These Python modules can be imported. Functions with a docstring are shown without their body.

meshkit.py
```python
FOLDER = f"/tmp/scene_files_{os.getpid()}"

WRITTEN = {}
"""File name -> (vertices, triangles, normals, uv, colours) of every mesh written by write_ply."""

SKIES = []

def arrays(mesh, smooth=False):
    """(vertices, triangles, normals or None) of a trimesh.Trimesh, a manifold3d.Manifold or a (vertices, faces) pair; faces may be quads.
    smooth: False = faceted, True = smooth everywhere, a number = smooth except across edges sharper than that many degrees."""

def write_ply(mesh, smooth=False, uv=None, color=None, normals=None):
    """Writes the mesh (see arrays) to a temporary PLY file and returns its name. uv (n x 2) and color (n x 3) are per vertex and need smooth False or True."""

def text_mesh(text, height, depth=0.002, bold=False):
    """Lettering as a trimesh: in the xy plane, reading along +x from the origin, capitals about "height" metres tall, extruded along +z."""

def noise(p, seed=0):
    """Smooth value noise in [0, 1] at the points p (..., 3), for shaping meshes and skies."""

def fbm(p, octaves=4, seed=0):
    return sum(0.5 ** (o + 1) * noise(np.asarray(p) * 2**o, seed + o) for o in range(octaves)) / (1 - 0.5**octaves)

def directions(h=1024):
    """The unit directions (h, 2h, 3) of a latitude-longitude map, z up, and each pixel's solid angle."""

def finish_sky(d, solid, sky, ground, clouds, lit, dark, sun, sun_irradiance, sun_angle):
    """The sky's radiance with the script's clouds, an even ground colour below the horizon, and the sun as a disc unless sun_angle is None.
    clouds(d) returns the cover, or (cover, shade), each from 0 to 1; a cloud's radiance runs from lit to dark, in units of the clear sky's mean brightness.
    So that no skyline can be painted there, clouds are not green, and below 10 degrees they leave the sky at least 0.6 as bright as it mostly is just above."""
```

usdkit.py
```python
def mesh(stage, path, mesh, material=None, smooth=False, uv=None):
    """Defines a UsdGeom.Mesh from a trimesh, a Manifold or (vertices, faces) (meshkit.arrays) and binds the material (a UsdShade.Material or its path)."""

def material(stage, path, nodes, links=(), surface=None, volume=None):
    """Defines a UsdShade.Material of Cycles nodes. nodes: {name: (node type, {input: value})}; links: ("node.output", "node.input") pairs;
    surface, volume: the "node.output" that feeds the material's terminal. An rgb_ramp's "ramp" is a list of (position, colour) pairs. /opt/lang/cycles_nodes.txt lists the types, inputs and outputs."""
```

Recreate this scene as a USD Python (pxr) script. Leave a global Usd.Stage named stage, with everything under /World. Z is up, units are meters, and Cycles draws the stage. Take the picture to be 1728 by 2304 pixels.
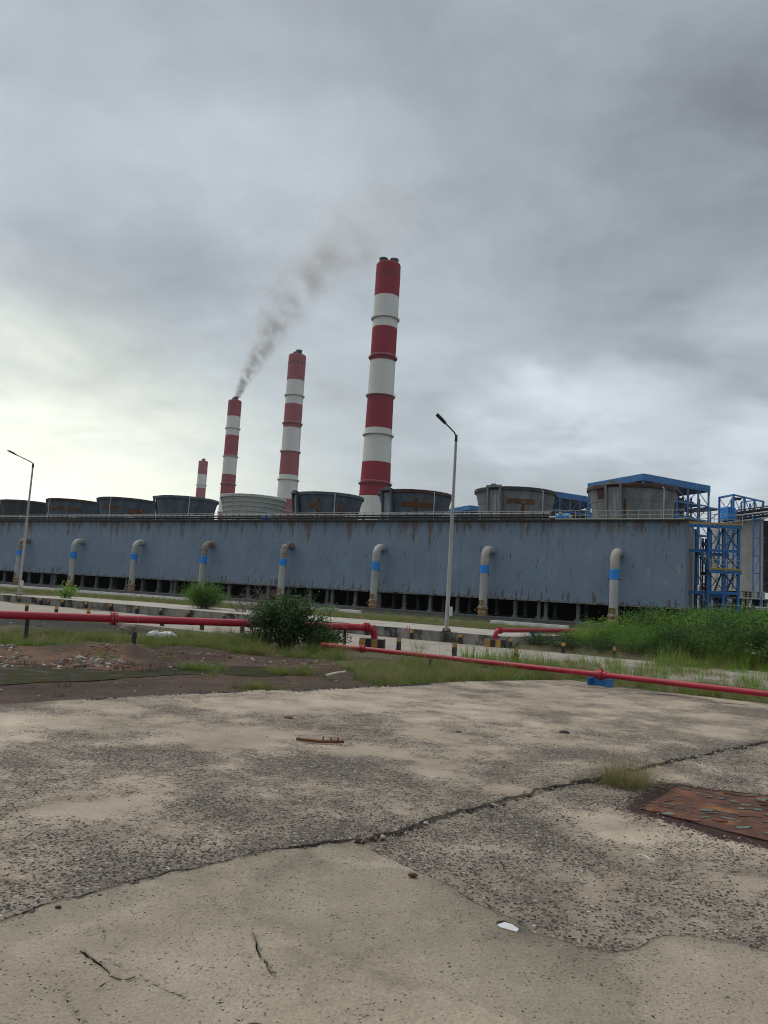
import math, random
import numpy as np, trimesh, usdkit, meshkit
from pxr import Usd, UsdGeom, UsdLux, UsdShade, Gf, Sdf, Vt
from shapely.geometry import Polygon, LineString, Point, MultiPolygon
from shapely.ops import unary_union
from shapely import contains_xy
from scipy.spatial import Delaunay

stage = Usd.Stage.CreateInMemory()
UsdGeom.SetStageUpAxis(stage, 'Z'); UsdGeom.SetStageMetersPerUnit(stage, 1.0)
UsdGeom.Xform.Define(stage, '/World'); UsdGeom.Scope.Define(stage, '/World/Looks')
rng = np.random.default_rng(7); random.seed(7)

# ------------------------------------------------------------------ camera
FOC, PITCH, ROLL, EYE = 1730.0, 0.1088, 0.0599, 1.6      # focal length in pixels of a 1728 x 2304 picture
EXPOSURE = 1.6
_r, _f = np.array([1, 0, 0.]), np.array([0, math.cos(PITCH), math.sin(PITCH)])
_u = np.cross(_r, _f)
CR, CU, CF = _r*math.cos(ROLL)+_u*math.sin(ROLL), -_r*math.sin(ROLL)+_u*math.cos(ROLL), _f
cam = UsdGeom.Camera.Define(stage, '/World/camera')
cam.CreateHorizontalApertureAttr(36.0); cam.CreateVerticalApertureAttr(48.0)
cam.CreateFocalLengthAttr(36.0*FOC/1728); cam.CreateClippingRangeAttr(Gf.Vec2f(0.05, 20000)); cam.CreateExposureAttr(EXPOSURE)
cam.AddTransformOp().Set(Gf.Matrix4d(*CR, 0, *CU, 0, *(-CF), 0, 0, 0, EYE, 1))

def pray(x, y):
    return CF + (x-864)/FOC*CR + (1152-y)/FOC*CU
def G(x, y, z=0.0):
    """the point of the level z that the survey pixel (x, y) of the photograph sees"""
    d = pray(x, y); s = (z-EYE)/d[2]
    return np.array([d[0]*s, d[1]*s, z])
def AT(x, y, Y):
    d = pray(x, y); s = Y/d[1]
    return np.array([d[0]*s, Y, EYE+d[2]*s])
ANG = math.radians(32.0)
TT, NN = np.array([math.cos(ANG), -math.sin(ANG), 0]), np.array([math.sin(ANG), math.cos(ANG), 0])
def TN(t, n, z=0.0):
    return t*TT + n*NN + np.array([0, 0, z])
def toTN(p):
    return float(p[0]*TT[0]+p[1]*TT[1]), float(p[0]*NN[0]+p[1]*NN[1])

# ------------------------------------------------------------------ materials
def mat(name, nodes, links, surface=None, volume=None):
    return usdkit.material(stage, '/World/Looks/'+name, nodes, links, surface=surface, volume=volume)

# sun and sky
SUN_EL, SUN_AZ = math.radians(58), math.radians(-50)      # azimuth from +y towards +x
sd = np.array([math.sin(SUN_AZ)*math.cos(SUN_EL), math.cos(SUN_AZ)*math.cos(SUN_EL), math.sin(SUN_EL)])
sun = UsdLux.DistantLight.Define(stage, '/World/sun')
sun.CreateIntensityAttr(0.20); sun.CreateAngleAttr(60.0); sun.CreateColorAttr(Gf.Vec3f(1, .965, .92))
sun.GetPrim().CreateAttribute('inputs:normalize', Sdf.ValueTypeNames.Bool).Set(True)
z_ = sd; x_ = np.cross([0, 0, 1], z_); x_ /= np.linalg.norm(x_); y_ = np.cross(z_, x_)
sun.AddTransformOp().Set(Gf.Matrix4d(*x_, 0, *y_, 0, *z_, 0, 0, 0, 0, 1))

SKY_GAIN = 1.48
def build_sky():
    N = {'geo': ('texture_coordinate', {}),
         'dir': ('vector_math', {'math_type': 'normalize'}),
         'sep': ('separate_xyz', {}),
         'zc': ('math', {'math_type': 'maximum', 'value2': 0.0}),
         'zb': ('math', {'math_type': 'add', 'value2': 0.20}),
         'inv': ('math', {'math_type': 'divide', 'value1': 1.0}),
         'pl': ('vector_math', {'math_type': 'scale'}),
         'mp': ('mapping', {'scale': (1.0, 1.0, 0.35), 'location': (3.1, 1.7, 0), 'rotation': (0, 0, 0.25)}),
         'na': ('noise_texture', {'scale': 1.15, 'detail': 5.0, 'roughness': .50, 'distortion': .25}),
         'nb': ('noise_texture', {'scale': 2.7, 'detail': 8.0, 'roughness': .60, 'distortion': .35}),
         'nc': ('noise_texture', {'scale': 6.5, 'detail': 6.0, 'roughness': .6, 'distortion': .3}), 'rc': ('map_range', {'from_min': .30, 'from_max': .70, 'to_min': -.5, 'to_max': .5}), 'sc': ('math', {'math_type': 'multiply', 'value2': .13}), 'b2': ('math', {'math_type': 'add'}),
         'ra': ('map_range', {'from_min': .30, 'from_max': .70, 'to_min': -.5, 'to_max': .5}),
         'rb': ('map_range', {'from_min': .30, 'from_max': .70, 'to_min': -.5, 'to_max': .5}),
         'sa': ('math', {'math_type': 'multiply', 'value2': .30}),
         'sb': ('math', {'math_type': 'multiply', 'value2': .27}),
         'b0': ('math', {'math_type': 'add'}),
         'b1': ('math', {'math_type': 'add', 'value2': 1.0}),
         'sky': ('sky_texture', {'sky_type': 'single_scattering', 'sun_disc': False, 'sun_elevation': SUN_EL, 'sun_rotation': SUN_AZ, 'altitude': 50.0, 'air_density': 1.0, 'aerosol_density': 2.0}),
         'tint': ('rgb_ramp', {'ramp': [(0, (.90, .99, 1.03)), (.25, (.885, .985, 1.06)), (.6, (.885, .985, 1.08)), (1, (.885, .985, 1.06))]})}
    L = [('geo.generated', 'dir.vector1'), ('dir.vector', 'sep.vector'), ('sep.z', 'zc.value1'), ('zc.value', 'zb.value1'),
         ('zb.value', 'inv.value2'), ('dir.vector', 'pl.vector1'), ('inv.value', 'pl.scale'), ('pl.vector', 'mp.vector'),
         ('mp.vector', 'na.vector'), ('mp.vector', 'nb.vector'), ('na.fac', 'ra.value'), ('nb.fac', 'rb.value'), ('mp.vector', 'nc.vector'), ('nc.fac', 'rc.value'), ('rc.result', 'sc.value1'), ('sc.value', 'b2.value2'),
         ('ra.result', 'sa.value1'), ('rb.result', 'sb.value1'), ('sa.value', 'b0.value1'), ('sb.value', 'b0.value2'), ('b0.value', 'b2.value1'), ('b2.value', 'b1.value1'),
         ('zc.value', 'tint.fac')]
    cur = 'b1.value'
    # the thinner and thicker parts of the cloud layer: centre, radius in degrees, amount
    spots = [((1250, 240), 19, -.22), ((1730, 420), 22, -.20), ((640, 330), 11, .16), ((700, 60), 14, -.17), ((90, 330), 14, .10), ((330, 570), 11, -.10),
             ((950, 700), 13, .08), ((1330, 810), 11, -.14), ((1330, 890), 6.5, .50), ((1120, 905), 5.5, .30), ((1680, 965), 6, .50), ((1640, 680), 6, .24), ((1240, 950), 7, .12), ((1100, 990), 9, -.03),
             ((1330, 1010), 4.5, -.12), ((700, 760), 10, .05), ((1500, 600), 12, -.08), ((200, 820), 9, -.04), ((1500, 60), 16, -.08)]
    for i, ((px, py), r, a) in enumerate(spots):
        d = pray(px*1.0416, py*1.0416); d = d/np.linalg.norm(d)
        N[f'v{i}'] = ('vector_math', {'math_type': 'subtract', 'vector2': tuple(d)})
        N[f'w{i}'] = ('vector_math', {'math_type': 'multiply', 'vector2': (.8, .8, 1.7)})
        N[f'd{i}'] = ('vector_math', {'math_type': 'length'})
        N[f'm{i}'] = ('map_range', {'range_type': 'smootherstep', 'from_min': 0.0, 'from_max': 2*math.sin(math.radians(r)/2)*1.25, 'to_min': a, 'to_max': 0.0})
        N[f'a{i}'] = ('math', {'math_type': 'add'})
        if i == 0:
            N['off'] = ('vector_math', {'math_type': 'subtract', 'vector2': (.5, .5, .5)})
            N['wn'] = ('vector_math', {'math_type': 'scale', 'scale': 0.28})
            N['wp'] = ('vector_math', {'math_type': 'add'})
            N['nab'] = ('mix_color', {'fac': .55})
            L += [('na.color', 'nab.a'), ('nb.color', 'nab.b'), ('nab.result', 'off.vector1'), ('off.vector', 'wn.vector1'), ('dir.vector', 'wp.vector1'), ('wn.vector', 'wp.vector2')]
        L += [('wp.vector', f'v{i}.vector1'), (f'v{i}.vector', f'w{i}.vector1'), (f'w{i}.vector', f'd{i}.vector1'), (f'd{i}.value', f'm{i}.value'), (cur, f'a{i}.value1'), (f'm{i}.result', f'a{i}.value2')]
        cur = f'a{i}.value'
    N['lum'] = ('vector_math', {'math_type': 'scale'})
    L += [('tint.color', 'lum.vector1'), (cur, 'lum.scale')]
    # warm low light on the left, where the layer thins out above the horizon
    d = pray(-60, 1195); d = d/np.linalg.norm(d)
    N['gd'] = ('vector_math', {'math_type': 'subtract', 'vector2': tuple(d)})
    N['gs'] = ('vector_math', {'math_type': 'multiply', 'vector2': (1.0, 1.0, 1.75)})
    N['gl'] = ('vector_math', {'math_type': 'length'})
    N['gm'] = ('map_range', {'range_type': 'smootherstep', 'from_min': 0.0, 'from_max': .74, 'to_min': 1.0, 'to_max': 0.0})
    N['gp'] = ('math', {'math_type': 'power', 'value2': 1.7})
    N['gcol'] = ('vector_math', {'math_type': 'scale', 'vector1': (2.05, 2.0, 1.36)})
    N['sum'] = ('vector_math', {'math_type': 'add'})
    N['cl'] = ('vector_math', {'math_type': 'scale', 'scale': 1.12*SKY_GAIN})
    N['mix'] = ('mix_color', {'fac': .97, 'use_clamp': False})
    N['bg'] = ('background_shader', {'strength': 0.1})
    L += [('wp.vector', 'gd.vector1'), ('gd.vector', 'gs.vector1'), ('gs.vector', 'gl.vector1'), ('gl.value', 'gm.value'), ('gm.result', 'gp.value1'), ('gp.value', 'gcol.scale'),
          ('lum.vector', 'sum.vector1'), ('gcol.vector', 'sum.vector2'), ('sum.vector', 'cl.vector1'), ('sky.color', 'mix.a'), ('cl.vector', 'mix.b'), ('mix.result', 'bg.color')]
    return mat('sky_clouds', N, L, surface='bg.background')
sky = UsdLux.DomeLight.Define(stage, '/World/sky')
UsdShade.MaterialBindingAPI.Apply(sky.GetPrim()).Bind(build_sky())
sky.GetPrim().SetCustomDataByKey('kind', 'structure')

def pmat(name, col, col2=None, scale=4.0, lo=.35, hi=.65, stretch=(1, 1, 1), rough=.75, bump=0.0, bscale=30.0, metal=0.0, spec=.4,
         dirt=None, dscale=1.5, dlo=.55, dhi=.7, dstretch=(1, 1, 1), vary=0.0, coord='object', transl=None, detail=6.0):
    """a weathered surface: two tones, dirt that has a shape of its own, grain and fine relief"""
    N = {'tc': ('texture_coordinate', {}), 'geo': ('geometry', {}),
         'm1': ('mapping', {'scale': stretch}), 'n1': ('noise_texture', {'scale': scale, 'detail': detail, 'roughness': .6}),
         'r1': ('rgb_ramp', {'ramp': [(lo, col), (hi, col2 or tuple(c*.8 for c in col))]}),
         'p': ('principled_bsdf', {'roughness': rough, 'metallic': metal, 'specular_ior_level': spec})}
    src = 'geo.position' if coord == 'world' else 'tc.object'
    L = [(src, 'm1.vector'), ('m1.vector', 'n1.vector'), ('n1.fac', 'r1.fac')]
    cur = 'r1.color'
    if dirt:
        N['m2'] = ('mapping', {'scale': dstretch, 'location': (5.3, 2.1, .7)}); N['n2'] = ('noise_texture', {'scale': dscale, 'detail': 7.0, 'roughness': .65})
        N['r2'] = ('map_range', {'from_min': dlo, 'from_max': dhi, 'clamp': True}); N['x2'] = ('mix_color', {'b': dirt})
        L += [(src, 'm2.vector'), ('m2.vector', 'n2.vector'), ('n2.fac', 'r2.value'), ('r2.result', 'x2.fac'), (cur, 'x2.a')]
        cur = 'x2.result'
    if vary:
        N['oi'] = ('object_info', {}); N['rv'] = ('map_range', {'to_min': 1-vary, 'to_max': 1+vary}); N['hv'] = ('hsv', {})
        L += [('oi.random', 'rv.value'), ('rv.result', 'hv.value'), (cur, 'hv.color')]
        cur = 'hv.color'
    L.append((cur, 'p.base_color'))
    if bump:
        N['nb'] = ('noise_texture', {'scale': bscale, 'detail': 5.0}); N['b'] = ('bump', {'strength': bump, 'distance': .02})
        L += [(src, 'nb.vector'), ('nb.fac', 'b.height'), ('b.normal', 'p.normal')]
    if transl:
        N['t'] = ('translucent_bsdf', {'color': transl}); N['mx'] = ('mix_closure', {'fac': .3})
        L += [('p.BSDF', 'mx.closure1'), ('t.BSDF', 'mx.closure2')]
        return mat(name, N, L, surface='mx.closure')
    return mat(name, N, L, surface='p.BSDF')

MAT = {}
def use(n):
    return MAT[n]
MAT['blue_steel'] = pmat('blue_steel', (.022, .155, .39), (.017, .118, .315), 1.2, rough=.5, dirt=(.05, .07, .10), dscale=2.0, dlo=.6, dhi=.8, bump=.1)
MAT['blue_steel_dark'] = pmat('blue_steel_dark', (.012, .062, .175), (.010, .047, .13), 1.0, rough=.55)
MAT['bright_blue'] = pmat('bright_blue', (.018, .25, .70), (.014, .20, .60), 6, rough=.5, dirt=(.22, .23, .22), dscale=3, dlo=.62, dhi=.66, coord='world')
MAT['yellow_paint'] = pmat('yellow_paint', (.44, .25, .045), (.36, .20, .04), 8, rough=.6, dirt=(.12, .08, .05), dscale=6, dlo=.58, dhi=.7)
MAT['pale_rail'] = pmat('pale_rail', (.42, .41, .30), (.33, .32, .25), 6, rough=.6)
MAT['dark_pipe'] = pmat('dark_pipe', (.012, .013, .014), (.022, .02, .018), 3, rough=.6)
MAT['grey_pipe'] = pmat('grey_pipe', (.40, .40, .37), (.28, .285, .27), .9, rough=.6, stretch=(1, 1, .3), coord='world')
MAT['elbow_rust'] = pmat('elbow_rust', (.22, .15, .11), (.30, .29, .26), 1.1, rough=.8, dirt=(.12, .06, .035), dscale=1.6, dlo=.5, dhi=.62, coord='world')
MAT['elbow_pale'] = pmat('elbow_pale', (.42, .38, .34), (.30, .27, .24), 1.5, rough=.8, coord='world')
MAT['deck_grey'] = pmat('deck_grey', (.13, .14, .145), (.08, .085, .09), 1.0, rough=.85)
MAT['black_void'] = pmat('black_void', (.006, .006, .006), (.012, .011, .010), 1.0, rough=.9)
MAT['old_concrete'] = pmat('old_concrete', (.24, .225, .20), (.15, .145, .13), 1.4, rough=.9, bump=.3, bscale=20, dirt=(.035, .034, .032), dscale=1.5, dlo=.47, dhi=.60, dstretch=(1, 1, .6), spec=.2)
MAT['column_concrete'] = pmat('column_concrete', (.15, .15, .14), (.08, .08, .075), 2, rough=.9)
MAT['rust'] = pmat('rust', (.14, .055, .022), (.06, .028, .016), 3, rough=.9, bump=.4)
MAT['rust_patch'] = pmat('rust_patch', (.17, .085, .045), (.055, .032, .024), 2.2, rough=.9, bump=.3, dirt=(.34, .27, .20), dscale=1.1, dlo=.58, dhi=.66)
MAT['flange_rust'] = pmat('flange_rust', (.46, .33, .19), (.20, .085, .035), 3.5, rough=.8, bump=.3, bscale=25, coord='world')
MAT['red_paint'] = pmat('red_paint', (.34, .012, .032), (.25, .010, .024), 1.4, rough=.5, bump=.15, bscale=40, dirt=(.32, .13, .11), dscale=4, dlo=.60, dhi=.76, coord='world')
MAT['red_faded'] = pmat('red_faded', (.30, .03, .03), (.38, .16, .13), 6, rough=.7, bump=.2)
MAT['plate_yellow'] = pmat('plate_yellow', (.46, .28, .07), (.36, .2, .05), 7, rough=.6, dirt=(.2, .07, .02), dscale=6, dlo=.56, dhi=.64)
MAT['black_paint'] = pmat('black_paint', (.012, .012, .012), (.03, .028, .025), 9, rough=.7)
MAT['bollard_yellow'] = pmat('bollard_yellow', (.48, .27, .06), (.30, .15, .04), 9, rough=.7, vary=.2)
MAT['galvanised'] = pmat('galvanised', (.36, .35, .32), (.25, .25, .235), 1.2, rough=.6, stretch=(3, 3, .4), dirt=(.13, .08, .05), dscale=2, dlo=.68, dhi=.8)
MAT['lamp_dark'] = pmat('lamp_dark', (.012, .012, .013), (.02, .02, .02), 3, rough=.5)
MAT['window_dark'] = pmat('window_dark', (.008, .009, .01), (.014, .014, .014), 2, rough=.5)
MAT['white_plastic'] = pmat('white_plastic', (.78, .80, .80), (.68, .70, .71), 9, rough=.4, bump=.5, bscale=18, transl=(.7, .72, .72))
MAT['stone'] = pmat('stone', (.20, .155, .125), (.11, .085, .07), 5, rough=.95, bump=.5, bscale=14)
MAT['cream_stick'] = pmat('cream_stick', (.50, .47, .40), (.38, .35, .29), 12, rough=.7)
MAT['silo_concrete'] = pmat('silo_concrete', (.46, .43, .375), (.36, .34, .30), .5, rough=.9, dirt=(.22, .205, .175), dscale=.5, dstretch=(1, 1, .2), dlo=.55, dhi=.72)
MAT['pale_concrete'] = pmat('pale_concrete', (.44, .405, .36), (.37, .34, .30), .4, rough=.9)
MAT['net_dark'] = pmat('net_dark', (.040, .041, .042), (.026, .027, .028), .8, rough=.9)
MAT['boiler_dark'] = pmat('boiler_dark', (.045, .042, .04), (.02, .02, .02), .12, rough=.9, dirt=(.09, .055, .04), dscale=.15, dlo=.55, dhi=.65)
MAT['white_steel'] = pmat('white_steel', (.55, .53, .50), (.42, .41, .39), 1, rough=.6)
MAT['white_kerb'] = pmat('white_kerb', (.66, .655, .63), (.50, .49, .46), 1.3, rough=.9, dirt=(.09, .085, .07), dscale=2, dlo=.6, dhi=.7)
MAT['bark'] = pmat('bark', (.085, .055, .042), (.045, .032, .028), 12, rough=.95)
MAT['twig'] = pmat('twig', (.105, .08, .068), (.06, .046, .042), 8, rough=.95)
MAT['bark_far'] = pmat('twig_grey', (.14, .125, .11), (.08, .07, .065), 6, rough=.95)
def leaf_mat(name, a, b, tr):
    return pmat(name, a, b, 1.7, .3, .7, rough=.55, spec=.3, transl=tr, coord='world', vary=.14, dirt=tuple(.55*c for c in a), dscale=6.0, dlo=.5, dhi=.68)
MAT['leaf_dark'] = leaf_mat('leaf_dark', (.022, .052, .013), (.036, .078, .017), (.04, .11, .015))
MAT['leaf_mid'] = leaf_mat('leaf_mid', (.055, .125, .018), (.095, .165, .024), (.09, .24, .025))
MAT['leaf_bright'] = leaf_mat('leaf_bright', (.115, .205, .024), (.18, .25, .036), (.15, .33, .035))
MAT['leaf_pale'] = leaf_mat('leaf_pale', (.13, .19, .105), (.16, .22, .12), (.16, .26, .09))
MAT['grass_green'] = leaf_mat('grass_green', (.11, .150, .024), (.18, .19, .045), (.18, .22, .04))
MAT['grass_dry'] = leaf_mat('grass_dry', (.19, .175, .075), (.23, .19, .10), (.24, .22, .09))
MAT['grass_tuft'] = leaf_mat('grass_tuft', (.14, .135, .035), (.19, .165, .055), (.2, .2, .05))
MAT['grass_brown'] = leaf_mat('grass_brown', (.085, .06, .045), (.10, .075, .05), (.08, .06, .04))

# ------------------------------------------------------------------ geometry helpers
class MB:
    def __init__(s): s.v, s.f, s.n = [], [], 0
    def add(s, v, f):
        v = np.asarray(v, float); f = np.asarray(f, int)
        if f.shape[1] == 4: f = np.vstack([f[:, [0, 1, 2]], f[:, [0, 2, 3]]])
        s.v.append(v); s.f.append(f+s.n); s.n += len(v); return s
    def tm(s, m): return s.add(m.vertices, m.faces)
    def box(s, c, size, rot=0.0, axes=None):
        x, y, z = np.array(size)/2.
        v = np.array([[sx*x, sy*y, sz*z] for sx in (-1, 1) for sy in (-1, 1) for sz in (-1, 1)])
        if axes is not None: v = v @ np.array(axes, float)
        elif rot: c_, s_ = math.cos(rot), math.sin(rot); v = v @ np.array([[c_, s_, 0], [-s_, c_, 0], [0, 0, 1]])
        return s.add(v+np.array(c, float), [[0, 1, 3, 2], [4, 6, 7, 5], [0, 4, 5, 1], [2, 3, 7, 6], [0, 2, 6, 4], [1, 5, 7, 3]])
    def bar(s, a, b, w, h=None, up=(0, 0, 1)):
        a, b = np.array(a, float), np.array(b, float); d = b-a; l = np.linalg.norm(d); d /= l
        u = np.array(up, float)
        if abs(d@u) > .98: u = np.array([0, 1., 0])
        x = np.cross(d, u); x /= np.linalg.norm(x); y = np.cross(x, d)
        return s.box((a+b)/2, (l, w, h or w), axes=[d, x, y])
    def tube(s, pts, r, n=10, cap=True):
        P = np.array(pts, float); m = len(P); R = np.broadcast_to(np.asarray(r, float), (m,))
        T = np.gradient(P, axis=0); T /= np.maximum(np.linalg.norm(T, axis=1, keepdims=True), 1e-9)
        u = np.array([0, 0, 1.]) if abs(T[0][2]) < .9 else np.array([1., 0, 0])
        rings = []
        for i in range(m):
            x = np.cross(T[i], u); x /= np.linalg.norm(x); u2 = np.cross(x, T[i]); u = u2
            a = np.arange(n)/n*2*math.pi
            rings.append(P[i]+R[i]*(np.cos(a)[:, None]*x+np.sin(a)[:, None]*u2))
        v = np.vstack(rings); f = []
        for i in range(m-1):
            for j in range(n):
                k = (j+1) % n; f.append([i*n+j, (i+1)*n+j, (i+1)*n+k, i*n+k])
        s.add(v, f)
        if cap:
            for i in (0, m-1):
                s.add(np.vstack([rings[i], P[i]]), [[(j+1) % n, j, n] if not i else [j, (j+1) % n, n] for j in range(n)])
        return s
    def lathe(s, prof, n=32, c=(0, 0, 0), a0=0.0, a1=2*math.pi):
        full = abs(a1-a0-2*math.pi) < 1e-6; m = n if full else n+1
        a = a0+(a1-a0)*np.arange(m)/n; v = []
        for r, z in prof: v.append(np.stack([r*np.cos(a), r*np.sin(a), np.full(m, z)], 1))
        v = np.vstack(v)+np.array(c, float); f = []
        for i in range(len(prof)-1):
            for j in range(n):
                k = (j+1) % m; f.append([i*m+j, i*m+k, (i+1)*m+k, (i+1)*m+j])
        return s.add(v, f)
    def mesh(s):
        return np.vstack(s.v), np.vstack(s.f)

USED = {}
def path_for(name, parent):
    base = (parent.GetPath().pathString if parent else '/World')+'/'+name
    k = USED.get(base, 0); USED[base] = k+1
    return base if k == 0 else f'{base}_{k:03d}'
def tag(p, label=None, cat=None, group=None, kind=None):
    p = p.GetPrim() if hasattr(p, 'GetPrim') else p
    for k, v in (('label', label), ('category', cat), ('group', group), ('kind', kind)):
        if v: p.SetCustomDataByKey(k, v)
    return p
def thing(name, label, cat, loc=(0, 0, 0), rz=0.0, group=None, kind=None):
    x = UsdGeom.Xform.Define(stage, path_for(name, None)); x.AddTranslateOp().Set(Gf.Vec3d(*map(float, loc)))
    x.AddRotateZOp().Set(math.degrees(rz))
    return tag(x, label, cat, group, kind)
def obj(name, mb, material, parent=None, smooth=30, label=None, uv=None):
    m = mb.mesh() if isinstance(mb, MB) else mb
    g = usdkit.mesh(stage, path_for(name, parent), m, MAT[material] if isinstance(material, str) else material, smooth=smooth)
    if label: tag(g, label)
    return g.GetPrim()
def dup(root, loc, rz, label=None, group=None, scale=None):
    was = root.GetCustomData(); name = root.GetName().rstrip('0123456789').rstrip('_')
    x = UsdGeom.Xform.Define(stage, path_for(name, None))
    x.GetPrim().GetReferences().AddInternalReference(root.GetPath()); x.GetPrim().SetInstanceable(True)
    x.ClearXformOpOrder()
    x.AddTranslateOp(opSuffix='at').Set(Gf.Vec3d(*map(float, loc))); x.AddRotateZOp(opSuffix='at').Set(math.degrees(rz))
    if scale: x.AddScaleOp(opSuffix='at').Set(Gf.Vec3f(*scale))
    return tag(x, label or was['label'], was['category'], group or was.get('group'))
def primvar(prim, name, arr):
    arr = np.asarray(arr, np.float32); api = UsdGeom.PrimvarsAPI(prim)
    if arr.ndim == 1: api.CreatePrimvar(name, Sdf.ValueTypeNames.FloatArray, 'vertex').Set(Vt.FloatArray.FromNumpy(arr))
    else: api.CreatePrimvar(name, Sdf.ValueTypeNames.Color3fArray, 'vertex').Set(Vt.Vec3fArray.FromNumpy(arr))
def scatter(path, protos, pos, yaw, scl, idx, tilt=None):
    """a PointInstancer; protos: list of (name, mesh, material)"""
    pi = UsdGeom.PointInstancer.Define(stage, path); rel = pi.CreatePrototypesRel()
    for nm, m, mt in protos:
        g = usdkit.mesh(stage, f'{path}/{nm}', m, MAT[mt], smooth=False); rel.AddTarget(g.GetPath())
    pos = np.asarray(pos, np.float32); n = len(pos)
    pi.CreatePositionsAttr(Vt.Vec3fArray.FromNumpy(pos)); pi.CreateProtoIndicesAttr(Vt.IntArray.FromNumpy(np.asarray(idx, np.int32)))
    h = np.asarray(yaw, np.float32)/2
    if tilt is None:
        q = [Gf.Quath(float(np.cos(a)), 0, 0, float(np.sin(a))) for a in h]
    else:
        q = [Gf.Quath(*map(float, w/np.linalg.norm(w))) for w in tilt]
    pi.CreateOrientationsAttr(Vt.QuathArray(q))
    s = np.asarray(scl, np.float32); s = np.repeat(s[:, None], 3, 1) if s.ndim == 1 else s
    pi.CreateScalesAttr(Vt.Vec3fArray.FromNumpy(s.astype(np.float32)))
    return pi.GetPrim()
def nz(p, s=1.0, seed=0, oct=4):
    p = np.asarray(p, float); q = np.zeros((len(p), 3)); q[:, :p.shape[1]] = p*s
    return meshkit.fbm(q+100.0, oct, seed)
def inpoly(poly, xy):
    return contains_xy(poly, xy[:, 0], xy[:, 1])
def gpoly(pts, z=0.0):
    return Polygon([G(x, y, z)[:2] for x, y in pts]).buffer(0)
def c5(*p): return [(x/2.765, 1280+y/2.765) for x, y in p]
def c6(*p): return [(500+x/2.765, 1280+y/2.765) for x, y in p]
def c7(*p): return [(1028+x/2.37, 1300+y/2.37) for x, y in p]
def D(*p): return [(x*1.0416, y*1.0416) for x, y in p]

# ------------------------------------------------------------------ ground, road, concrete pad
def xyline(pts, z=0.0): return [tuple(G(x, y, z)[:2]) for x, y in pts]
pad_far = xyline(D((200, 1508), (300, 1503), (400, 1496), (480, 1493), (560, 1489), (640, 1491), (740, 1484), (880, 1478), (1010, 1471), (1130, 1469), (1230, 1468), (1300, 1479), (1350, 1486), (1450, 1497), (1560, 1508), (1659, 1519)))
p0 = np.array(pad_far[0]); pl = np.array(G(0, 1520*1.0416)[:2]); dl = (pl-p0)/np.linalg.norm(pl-p0)
pr = np.array(pad_far[-1]); dr = pr-np.array(pad_far[-4]); dr /= np.linalg.norm(dr)
PAD = Polygon([tuple(p0+dl*14), tuple(p0+dl*9), tuple(pl)]+pad_far+[tuple(pr+dr*3), (13, -5), (-12, -5)]).buffer(0)
J1 = xyline(D((-500, 2125), (-80, 1996), (0, 1975), (60, 1961), (140, 1935), (220, 1912), (300, 1890), (380, 1873), (470, 1857), (540, 1843), (600, 1830), (680, 1818), (780, 1806), (840, 1790), (900, 1770), (980, 1750), (1050, 1733), (1120, 1712), (1180, 1697), (1260, 1680), (1330, 1664), (1450, 1638), (1560, 1615), (1659, 1597), (1900, 1552)))
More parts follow.
